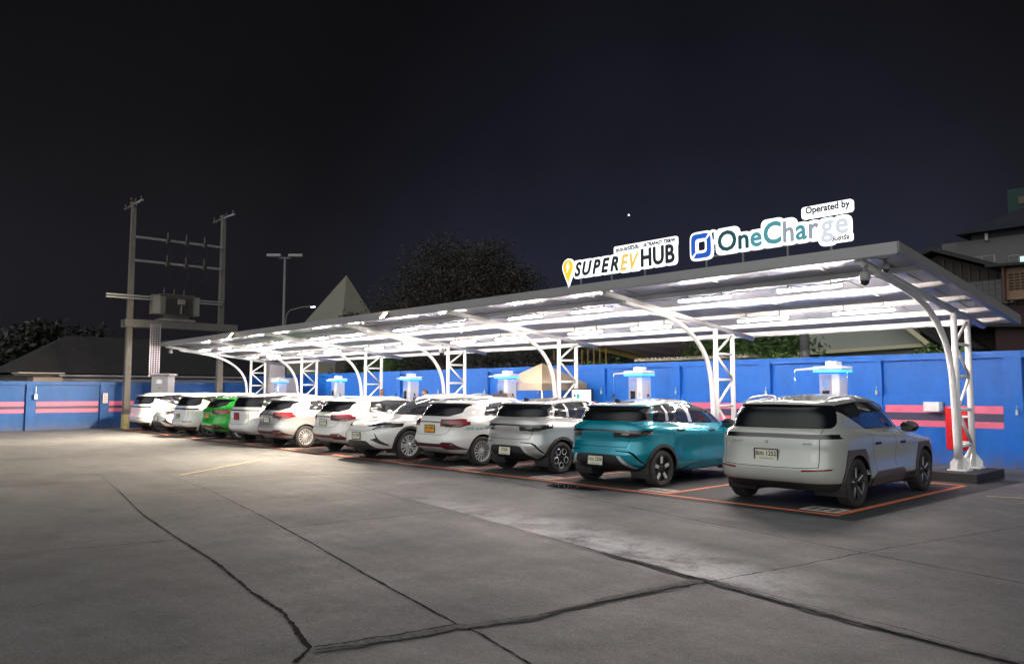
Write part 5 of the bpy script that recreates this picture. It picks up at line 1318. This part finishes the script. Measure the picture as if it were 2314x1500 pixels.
for k in range(22): b.box((.43, -.60 + k * .057, .62), (.24, .010, .78))
b.build('cooling_fins', tg, t)
for s_ in (-1, 1):
    b = MB()
    for k in range(9): b.box((-.22 + k * .055, s_ * .90, .64), (.012, .30, .86))
    b.rbox((0, s_ * .90, 1.06), (.56, .32, .03), .01, 1); b.rbox((0, s_ * .90, .22), (.56, .32, .03), .01, 1); b.build('radiator', mat('transformer_shiny', (.42, .40, .36), .28, metal=.4), t)
b = MB(); b.rbox((.57, .1, .78), (.03, .34, .24), .01, 1); b.rbox((.57, .1, .42), (.03, .05, .4), .01, 1); b.build('rating_plate', mat('rating_plate', (.25, .24, .22), .4, metal=.4), t)
b = MB(); b.box((0, 0, .09), (.5, 1.15, .18)); b.build('skid_base', tg, t)
for k in range(3):
    b = MB(); b.lathe([(.04, 0), (.07, .03), (.045, .08), (.075, .12), (.045, .17), (.07, .21), (.03, .26), (.015, .36)], 10, Matrix.Translation((-.1, -.45 + .45 * k, 1.12))); b.build('bushing', insul, t)
t = thing('cable_ladder', 'tall perforated cable ladder rising behind the grey meter cabinet', 'ladder', (XP + .35, 11.72, 0))
b = MB()
for y in (-.20, .22): b.box((0, y, 3.5), (.05, .035, 2.4))
for k in range(24): b.box((.0, .01, 2.36 + k * .10), (.03, .42, .028))
for y in (-.10, .01, .12): b.box((-.004, y, 3.5), (.02, .022, 2.36))
b.build('rails_and_rungs', mat('zinc_pale', (.46, .44, .48), .4, metal=.4), t)
b = MB(); b.box((-.05, .01, 3.5), (.02, .40, 2.3)); b.build('cable_bundle', wire_m, t)

# ------------------------------------------------------------------ vegetation
def leaf_mat(n, c, rough=.55, v0=.6, v1=1.45):
    m = bpy.data.materials.new(n); m.use_nodes = True; t = m.node_tree; p = t.nodes['Principled BSDF']; g_ = t.nodes.new('ShaderNodeNewGeometry')
    r = t.nodes.new('ShaderNodeMapRange'); r.inputs[3].default_value = v0; r.inputs[4].default_value = v1; t.links.new(g_.outputs['Random Per Island'], r.inputs[0])
    v = t.nodes.new('ShaderNodeVectorMath'); v.operation = 'SCALE'; v.inputs[0].default_value = c; t.links.new(r.outputs[0], v.inputs['Scale']); t.links.new(v.outputs[0], p.inputs['Base Color'])
    p.inputs['Roughness'].default_value = rough; return m
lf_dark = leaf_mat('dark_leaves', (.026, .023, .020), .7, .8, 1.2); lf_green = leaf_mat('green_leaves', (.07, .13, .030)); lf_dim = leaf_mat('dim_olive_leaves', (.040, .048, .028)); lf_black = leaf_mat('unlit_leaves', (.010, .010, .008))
bark = mat('bark', (.08, .07, .055), .9, noise=(6, .3, 8), bump=(20, .6))
def leaves(b, blobs, n, size, seed, flat=.0):
    r = random.Random(seed); tot = sum(q[3] * q[4] * q[5] for q in blobs)
    for (cx, cy, cz, rx, ry, rz_) in blobs:
        k = int(n * (rx * ry * rz_) / tot); cl = [Vector((r.gauss(0, 1), r.gauss(0, 1), r.gauss(0, 1))).normalized() * r.uniform(.45, 1.0) for _ in range(max(3, k // 45))]
        for i in range(k):
            c_ = r.choice(cl); d = c_ + Vector((r.gauss(0, .17), r.gauss(0, .17), r.gauss(0, .15)))
            p = Vector((cx + d.x * rx, cy + d.y * ry, cz + d.z * rz_)); a = Vector((r.gauss(0, 1), r.gauss(0, 1), r.gauss(0, .8))).normalized(); c2 = a.cross(Vector((r.gauss(0, 1), r.gauss(0, 1), r.gauss(0, 1)))).normalized()
            s_ = size * r.uniform(.6, 1.4); q = [p - a * s_, p + c2 * s_ * .42, p + a * s_, p - c2 * s_ * .42]
            b.b.faces.new([b.b.verts.new(v) for v in q])
def tree(name, label, loc, blobs, n, size, m, seed, trunk=(0, 0, 5, .3), group=None, cat='tree'):
    t = thing(name, label, cat, loc, 0, group); b = MB(); leaves(b, blobs, n, size, seed); b.build('crown', m, t, norm=False)
    tx, ty, th, tr = trunk; b = MB(); b.tube([(0, 0, 0), (tx * .3, ty * .3, th * .5), (tx, ty, th)], [tr, tr * .8, tr * .5], 8)
    r = random.Random(seed)
    for q in blobs[:7]: b.tube([(tx * .8, ty * .8, th * .75), ((tx + q[0]) / 2, (ty + q[1]) / 2, (th + q[2]) / 2 + .3), (q[0], q[1], q[2])], [tr * .5, tr * .3, tr * .12], 6)
    b.build('trunk', bark, t); return t
tree('broadleaf_tree', 'large dark spreading tree far behind the canopy roof', (-55.0, 41, 0),
     [(-4.2, 0, 8.8, 3.6, 4, 3.2), (-1, 1, 11.6, 3.6, 4, 3.2), (2.5, 0, 12.2, 3.2, 3.5, 3.0), (5.5, 0, 10.0, 3.6, 4, 3.6), (8.6, 1, 8.4, 3.0, 3.6, 3.0), (1.5, -1, 8.2, 4.6, 4, 3.0), (4.2, 0, 6.6, 5, 4, 3.0)], 62000, .115, lf_dark, 3, (0, 0, 7, .5))
tree('broadleaf_tree', 'dark tree with tall crown beside the big spreading tree', (-46.6, 40, 0), [(0, 0, 10.6, 2.6, 3, 2.9), (-2.2, 0, 9.0, 2.4, 3, 2.4), (1.6, 0, 7.6, 2.8, 3, 2.6), (2.4, 1, 9.4, 1.8, 2.4, 2)], 24000, .115, lf_dark, 5, (0, 0, 6, .35))
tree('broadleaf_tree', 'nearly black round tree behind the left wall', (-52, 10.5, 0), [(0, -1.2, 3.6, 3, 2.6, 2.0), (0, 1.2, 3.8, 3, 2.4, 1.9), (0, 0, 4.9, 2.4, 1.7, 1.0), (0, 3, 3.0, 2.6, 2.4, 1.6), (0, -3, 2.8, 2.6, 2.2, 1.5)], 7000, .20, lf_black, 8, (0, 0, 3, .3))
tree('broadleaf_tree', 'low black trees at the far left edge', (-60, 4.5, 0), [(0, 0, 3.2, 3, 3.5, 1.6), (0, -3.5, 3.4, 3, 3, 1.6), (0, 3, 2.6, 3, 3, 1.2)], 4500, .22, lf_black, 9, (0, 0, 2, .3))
# planting right behind the back wall
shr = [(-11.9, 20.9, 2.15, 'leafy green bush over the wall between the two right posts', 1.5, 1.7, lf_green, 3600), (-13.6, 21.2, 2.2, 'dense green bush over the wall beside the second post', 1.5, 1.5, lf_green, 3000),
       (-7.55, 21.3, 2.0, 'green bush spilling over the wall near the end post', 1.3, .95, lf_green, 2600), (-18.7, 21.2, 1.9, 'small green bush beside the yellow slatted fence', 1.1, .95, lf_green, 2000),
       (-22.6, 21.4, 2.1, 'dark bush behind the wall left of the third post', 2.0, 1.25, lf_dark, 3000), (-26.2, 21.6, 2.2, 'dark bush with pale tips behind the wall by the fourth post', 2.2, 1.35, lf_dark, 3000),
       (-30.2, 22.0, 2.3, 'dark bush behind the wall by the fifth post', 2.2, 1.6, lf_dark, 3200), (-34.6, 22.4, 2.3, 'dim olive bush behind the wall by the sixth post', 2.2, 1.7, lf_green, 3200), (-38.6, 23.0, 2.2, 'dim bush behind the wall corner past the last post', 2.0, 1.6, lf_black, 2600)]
for k, (x, y, z, lb, rx, rz_, m_, n) in enumerate(shr):
    tree('garden_bush', lb, (x, y, 0), [(-.4 * rx, 0, z - .2, rx * .8, .8, rz_), (.45 * rx, .1, z - .1, rx * .75, .8, rz_ * .85), (0, .2, z + .15, rx * .6, .6, rz_ * .8), (0, .5, z - .6, rx, .7, rz_)], int(n * 2.6), .075, m_, 20 + k, (0, 0, 1.6, .08), None, 'bush')
for k, (x, y, rx, zt, lb) in enumerate([(-30.5, 26.5, 2.6, 3.3, 'tall dim bush mass behind the fifth post'), (-35.5, 27, 2.6, 3.4, 'tall dim bush mass behind the sixth post'), (-41, 27.5, 2.8, 3.4, 'tall dim bush mass behind the far wall corner'), (-25.8, 25.5, 2.4, 3.0, 'tall dim bush mass behind the fourth post'), (-21.8, 24.5, 1.9, 3.0, 'tall dim bush mass left of the slatted fence'), (-15.0, 25.0, 1.6, 2.9, 'tall dim bush mass behind the green bush by the second post'), (-12.6, 25.2, 1.5, 3.2, 'tall dim bush mass behind the thick grey trunk')]):
    tree('tall_bush', lb, (x, y, 0), [(0, 0, zt, rx, 1.2, 1.5), (-.5 * rx, 0, zt - .9, rx * .8, 1.2, 1.4), (.5 * rx, 0, zt - .9, rx * .8, 1.2, 1.4)], 6500, .10, lf_dim, 60 + k, (0, 0, 2.2, .1), None, 'bush')
# bare trunk between the bush and the pale house
t = thing('tree_trunk', 'thick grey trunk behind the wall left of the pale house', 'tree', (-10.72, 21.0, 0)); b = MB(); b.tube([(0, 0, 0), (.02, 0, 2), (-.05, 0, 5.2)], [.16, .14, .12], 12); b.build('trunk', mat('trunk_grey', (.11, .11, .115), .85, noise=(5, .25), bump=(25, .6)), t)

# ------------------------------------------------------------------ houses and structures behind the walls
wallp = mat('pale_render', (.30, .32, .29), .8, noise=(.8, .08)); cream = mat('cream_trim', (.55, .52, .34), .6); rooft = mat('dark_roof_tiles', (.020, .018, .019), .8, noise=(3, .25), bump=(12, .6))
timber_l = mat('timber_light', (.055, .044, .037), .8, noise=(6, .3)); timber = mat('old_timber', (.036, .029, .026), .8, noise=(5, .3, 8)); slate = mat('slate_blue_roof', (.010, .013, .022), .7, noise=(2, .2)); rend = mat('grey_render', (.10, .095, .098), .85, noise=(.8, .15, 6)); winl = mat('dim_window', (.03, .03, .035), .2)
t = thing('pale_house', 'pale gabled house with cream eaves right behind the blue wall', 'house', (-9.6, 24.0, 0))
b = MB(); b.box((-.9, 1.5, 1.9), (3.6, 3.0, 3.8)); b.prism([(-2.7, 3.8), (.9, 3.8), (.75, 4.4), (-2.7, 4.6)], 'xz', 0, 3.0); b.build('wall', wallp, t)
b = MB(); b.prism([(-2.72, 2.80), (1.1, 2.92), (1.1, 3.02), (-2.72, 2.90)], 'xz', -.35, 0); b.prism([(-.35, 4.55), (1.32, 3.02), (1.28, 2.90), (-.42, 4.45)], 'xz', -.50, -.42); b.build('eaves_trim', cream, t)
b = MB(); b.prism([(-.30, 4.62), (1.75, 2.95), (1.70, 2.85), (-.36, 4.52)], 'xz', -.40, 3.4); b.build('roof', rooft, t)
t = thing('shade_net', 'sagging dark brown shade net with an ochre edge behind the wall', 'shade net', (-17.5, 22.5, 0))
net = mat('brown_net', (.050, .038, .042), .9, noise=(20, .3)); ochre = mat('ochre_canvas', (.20, .15, .035), .8, noise=(2, .2))
b = MB(); n = 18
top = lambda u: 3.95 - .1 * u; bot = lambda u: 3.60 - .95 * (u ** .7) + .12 * math.sin(u * 6)
for i in range(n):
    for j in range(5):
        def Q(i_, j_): u = i_ / n; v = j_ / 5; return (-3.6 + 6.4 * u, .25 * math.sin(v * 3.1 + u * 4), top(u) * (1 - v) + bot(u) * v)
        b.face([Q(i, j), Q(i + 1, j), Q(i + 1, j + 1), Q(i, j + 1)])
bmesh.ops.remove_doubles(b.b, verts=b.b.verts, dist=1e-4); b.build('net_sheet', net, t, norm=False)
b = MB()
for i in range(n):
    def Q2(i_, j_): u = i_ / n; return (-3.6 + 6.4 * u, .06, bot(u) - j_ * (.10 + .16 * math.sin(math.pi * min(1, u * 1.15)) if j_ else 0))
    b.face([Q2(i, 0), Q2(i + 1, 0), Q2(i + 1, 1), Q2(i, 1)])
b.build('net_edge', ochre, t, norm=False)
for x in (-3.6, 2.8):
    b = MB(); b.tube([(x, .1, 0), (x, .1, 4.0)], .03, 6); b.build('net_post', galv, t)
t = thing('slatted_fence', 'thin yellow upright slats behind the blue wall left of the shade net', 'fence', (-20.4, 21.9, 0))
b = MB()
for k in range(7): b.box((-1.2 + k * .30 + (.9 if k > 1 else 0), 0, 1.62), (.045, .04, 3.25))
b.box((.1, .03, 1.6), (3.0, .03, .05)); b.box((.1, .03, 1.0), (3.0, .03, .05)); b.build('slats', mat('slat_ochre', (.30, .19, .06), .7), t)
t = thing('corrugated_roof', 'low pale corrugated roof edge just above the blue wall behind the second charger', 'roof', (-14.6, 20.6, .10))
b = MB()
for k in range(26): b.box((-1.5 + .16 * k, 0, 2.60), (.08, .9, .05)); 
b.box((.5, .02, 2.55), (4.2, .9, .05)); b.box((.5, .3, 1.25), (4.0, .1, 2.5)); b.build('roof_sheet', mat('dirty_sheet', (.30, .28, .22), .6, noise=(3, .2)), t)
# wooden house upper right
t = thing('timber_house', 'old timber house with a pitched roof behind the canopy end', 'house', (-8.2, 27.5, 0))
b = MB(); b.prism([(-2.6, 2.0), (3.6, 2.0), (3.6, 4.15), (-1.12, 6.12), (-2.6, 5.62)], 'xz', 0, 5.5); b.build('wall', timber, t)
b = MB(); b.prism([(-1.12, 6.34), (3.9, 4.26), (3.9, 4.14), (-1.12, 6.20)], 'xz', -.6, 6); b.prism([(-1.12, 6.34), (-3.5, 5.55), (-3.5, 5.43), (-1.12, 6.20)], 'xz', -.6, 6); b.build('roof', rooft, t)
b = MB()
for k in range(24):
    x = -2.45 + k * .25; top = 6.02 - .415 * (x + 1.12) if x > -1.12 else 6.02 + .33 * (x + 1.12); b.box((x, -.025, (top + 3.7) / 2), (.05, .05, top - 3.7))
b.box((.5, -.04, 4.62), (6.0, .06, .10)); b.build('board_battens', timber_l, t)
b = MB(); b.box((.35, -.06, 4.75), (1.3, .04, .75)); f_ = b.build('window', winl, t)
b = MB()
for k in range(7): b.box((-.2 + k * .18, -.09, 4.75), (.02, .02, .75))
for k in range(4): b.box((.35, -.095, 4.46 + k * .19), (1.3, .02, .02))
b.build('window_bars', mat('window_bar_grey', (.11, .11, .12), .6), f_)
b = MB(); b.prism([(-3.0, 3.95), (4.6, 3.45), (4.6, 3.33), (-3.0, 3.83)], 'xz', -1.2, 0); b.build('lean_to_roof', rooft, t)
t = thing('louvred_shed', 'brown louvred wall at the right edge above the roof end', 'shed', (-6.0, 26.2, 0))
lou = mat('louvre_tan', (.20, .125, .08), .75, noise=(4, .2)); b = MB(); b.box((.5, .2, 4.82), (3.12, .3, .95)); b.build('wall', lou, t)
b = MB()
for r_ in range(6):
    for k in range(19): b.box((-.92 + k * .155, .035, 4.66 + r_ * .085), (.115, .05, .038))
b.build('louvre_openings', mat('louvre_shadow', (.04, .025, .018), .9), t)
b = MB(); b.box((-1.08, .1, 4.82), (.06, .5, 1.0)); b.build('corner_post', mat('corner_rust', (.09, .04, .03), .8), t)
b = MB(); b.prism([(-1.5, 5.42), (2.4, 5.28), (2.4, 5.20), (-1.5, 5.34)], 'xz', -.3, 1.5); b.build('roof', rooft, t)
b = MB(); b.box((.6, .6, 2.1), (4.2, .4, 4.2)); b.build('lower_wall', mat('maroon_wall', (.040, .016, .020), .8, noise=(1.5, .2)), t)
# concrete block with a hipped roof behind it
t = thing('apartment_block', 'grey rendered block with a dark hipped roof at the upper right edge', 'building', (-9.0, 41.0, 0))
b = MB(); b.box((1.2, 4, 4.42), (11.8, 8, 8.84)); b.build('wall', rend, t)
b = MB(); b.box((1.75, 3.7, 9.0), (10.3, 7.4, .3)); b.build('eave_shade_band', mat('eave_shade_paint', (.02, .019, .025), .8), t)  # dark strip put in for the shade under the eave
b = MB(); vs = [(-3.95, -.5, 9.12), (7.6, -.5, 9.12), (7.6, 8.5, 9.12), (-3.95, 8.5, 9.12)]; ap = [(1.0, 3.5, 11.7), (4.0, 3.5, 11.7)]
for q in ([vs[0], vs[1], ap[1], ap[0]], [vs[1], vs[2], ap[1]], [vs[2], vs[3], ap[0], ap[1]], [vs[3], vs[0], ap[0]], vs[::-1]): b.face(q)
b.build('roof', slate, t)
for x, z, w_, h_ in ((-1.66, 7.68, .42, .46), (-2.95, 7.85, 1.1, .34), (.2, 7.6, .42, .46)):
    b = MB(); b.box((x, -.02, z), (w_, .06, h_)); f_ = b.build('window', mat('window_frame_grey', (.20, .20, .20), .6), t)
    b = MB(); b.box((x - w_ * .23, -.055, z), (w_ * .40, .02, h_ * .84)); b.build('pane', winl, f_); b = MB(); b.box((x + w_ * .23, -.055, z), (w_ * .40, .02, h_ * .84)); b.build('pane', winl, f_)
b = MB(); b.box((-1.27, -.06, 7.62), (.26, .03, .36)); b.build('lit_window', mat('lit_window', (.5, .9, .7), .5, emit=(.55, 1.0, .75), es=.8), t)
b = MB(); b.box((-2.70, -.12, 8.90), (.12, .12, .34)); b.build('vent_pipe', mat('pale_gutter', (.34, .34, .34), .5), t)
t = thing('green_tower', 'dark green boxy tower top at the upper right edge', 'building', (-7.7, 52.0, 0))
b = MB(); b.box((-2, 2, 6.75), (8.0, 4, 13.5)); b.build('wall', mat('dark_green_render', (.008, .030, .028), .8), t); b = MB(); b.box((-4.6, -.03, 12.75), (1.7, .06, .42)); b.build('window', mat('window_tan', (.08, .06, .045), .7), t)
# pale gable far behind, lamp posts
t = thing('pointed_house', 'tall pale pointed roof rising behind the canopy roof', 'building', (-80.3, 42.8, 0))
gm = mat('gable_pale', (.17, .165, .13), .8, noise=(.4, .08)); b = MB(); b.box((-1.2, 3.2, 3.6), (11.6, 6.4, 7.2)); b.build('wall', gm, t)
b = MB(); q4 = [(-7.9, 0, 7.1), (5.6, 0, 7.1), (5.6, 6.4, 7.1), (-7.9, 6.4, 7.1)]; apx = (1.2, 3.2, 15.1)
for k in range(4): b.face([q4[k], q4[(k + 1) % 4], apx])
b.face(q4[::-1]); b.build('spire_roof', gm, t)
tree('round_bush', 'dark round treetop in front of the pale gable', (-70.6, 43, 0), [(0, 0, 8.3, 2.2, 2.2, 1.5), (-1.6, 0, 7.6, 2, 2, 1.4), (1.6, 0, 7.6, 2, 2, 1.4)], 2600, .20, lf_black, 31, (0, 0, 7.5, .2))
lampm = mat('lamp_post_grey', (.13, .13, .14), .6)
t = thing('lamp_post', 'unlit double-headed lamp post left of the pale gable', 'lamp post', (-52.6, 25.5, 0), rad(50))
b = MB(); b.tube([(0, 0, 0), (0, 0, 11.3)], [.13, .085], 12); b.build('post', lampm, t)
b = MB(); b.rbox((0, 0, 11.32), (.9, .18, .12), .03, 1); b.build('bracket', lampm, t)
for s_ in (-1, 1):
    b = MB(); b.rbox((s_ * .78, 0, 11.50), (1.05, .46, .22), .06, 2); b.build('lamp_head', mat('lamp_head_grey', (.24, .24, .24), .5), t)
t = thing('street_light', 'small lit street light on a curved arm far behind the roof', 'street light', (-82, 40, 0), rad(20))
b = MB(); b.tube([(0, 0, 0), (0, 0, 9.6), (.15, 0, 10.3), (.6, 0, 10.75), (2.2, 0, 11.0), (3.6, 0, 11.05)], .07, 8); b.build('post_and_arm', lampm, t)
b = MB(); b.rbox((3.9, 0, 11.05), (.9, .3, .14), .04, 2); b.build('lamp_head', lampm, t); b = MB(); b.rbox((4.0, 0, 10.97), (.5, .2, .04), .01, 1); b.build('lens', mat('street_led', (.9, .9, .9), .4, emit=(.9, .95, 1.0), es=22), t)
# low roofs behind the left wall
t = thing('tiled_house', 'dark hip-roofed house behind the left blue wall', 'house', (-46.5, 11.6, 0))
b = MB(); b.box((0, 1.5, 1.25), (4.0, 11.0, 2.5)); b.build('wall', mat('dusky_wall', (.16, .15, .15), .8), t)
b = MB(); V4 = [(2.6, -4.6, 2.55), (2.6, 7.6, 2.55), (-2.6, 7.6, 2.55), (-2.6, -4.6, 2.55)]; A2 = [(0, -1.4, 4.6), (0, 4.0, 4.6)]
for q in ([V4[0], V4[1], A2[1], A2[0]], [V4[1], V4[2], A2[1]], [V4[2], V4[3], A2[0], A2[1]], [V4[3], V4[0], A2[0]]): b.face(q)
b.build('roof', rooft, t)
b = MB(); b.box((2.62, 2.6, 2.44), (.10, 9.6, .10)); b.box((2.5, 2.6, 2.22), (.06, 9.4, .14)); b.build('gutter', mat('pale_gutter', (.34, .34, .34), .5), t)
t = thing('small_lean_to', 'small pale lean-to roof above the left wall', 'shed', (-42.3, 8.2, 0))
b = MB(); b.box((0, 0, 2.50), (1.6, 1.9, .05)); b.build('roof_sheet', mat('pale_sheet', (.40, .37, .33), .6), t); b = MB(); b.box((-.1, .3, 1.15), (1.2, 1.2, 2.32)); b.build('wall', mat('shed_wall', (.34, .27, .23), .7), t)
t = thing('gable_outline', 'thin pale barge board of a dark gable seen under the canopy end', 'roof', (-46.0, 17.0, 0))
b = MB(); b.tube([(0, -.75, 3.05), (0, -.1, 3.62), (0, 1.1, 2.95)], .045, 6); b.build('barge_board', mat('pale_gutter', (.34, .34, .34), .5), t)
b = MB(); b.prism([(-.9, 0), (1.3, 0), (1.3, 2.85), (-.1, 3.55), (-.9, 2.9)], 'yz', -3, -.06); b.build('gable_wall', mat('dark_wall', (.02, .022, .02), .9), t)
# notices and lamps on the left wall
t = thing('wall_notice', 'white paper notice on the left blue wall beside the concrete pole', 'notice', (-37.96, 10.0, 1.35), rad(90)); b = MB(); b.rbox((0, 0, 0), (.20, .015, .44), .004, 1); p_ = b.build('sheet', mat('paper', (.6, .56, .56), .7), t)
b = MB()
for k in range(4): b.box((0, -.010, .12 - k * .08), (.13, .003, .018))
b.build('text_lines', mat('red_text', (.45, .10, .08), .6), p_)
t = thing('wall_lamp', 'small white lamp on the left blue wall', 'lamp', (-37.95, 7.3, 1.42), rad(90)); b = MB(); b.rbox((0, 0, 0), (.12, .06, .22), .02, 2); b.tube([(0, 0, .1), (0, 0, .42)], .014, 6); b.build('housing', wm, t)
# overhead planet-like point of light
t = bmesh.new(); bmesh.ops.create_uvsphere(t, u_segments=8, v_segments=6, radius=.75)
b = MB(); b.add(t); o = b.build('star', mat('star_light', (1, 1, 1), .5, emit=(1, 1, 1), es=3.0)); o.location = (-454.5, 560.6, 165.2); tag(o, 'single bright star above the glowing sign', 'star')
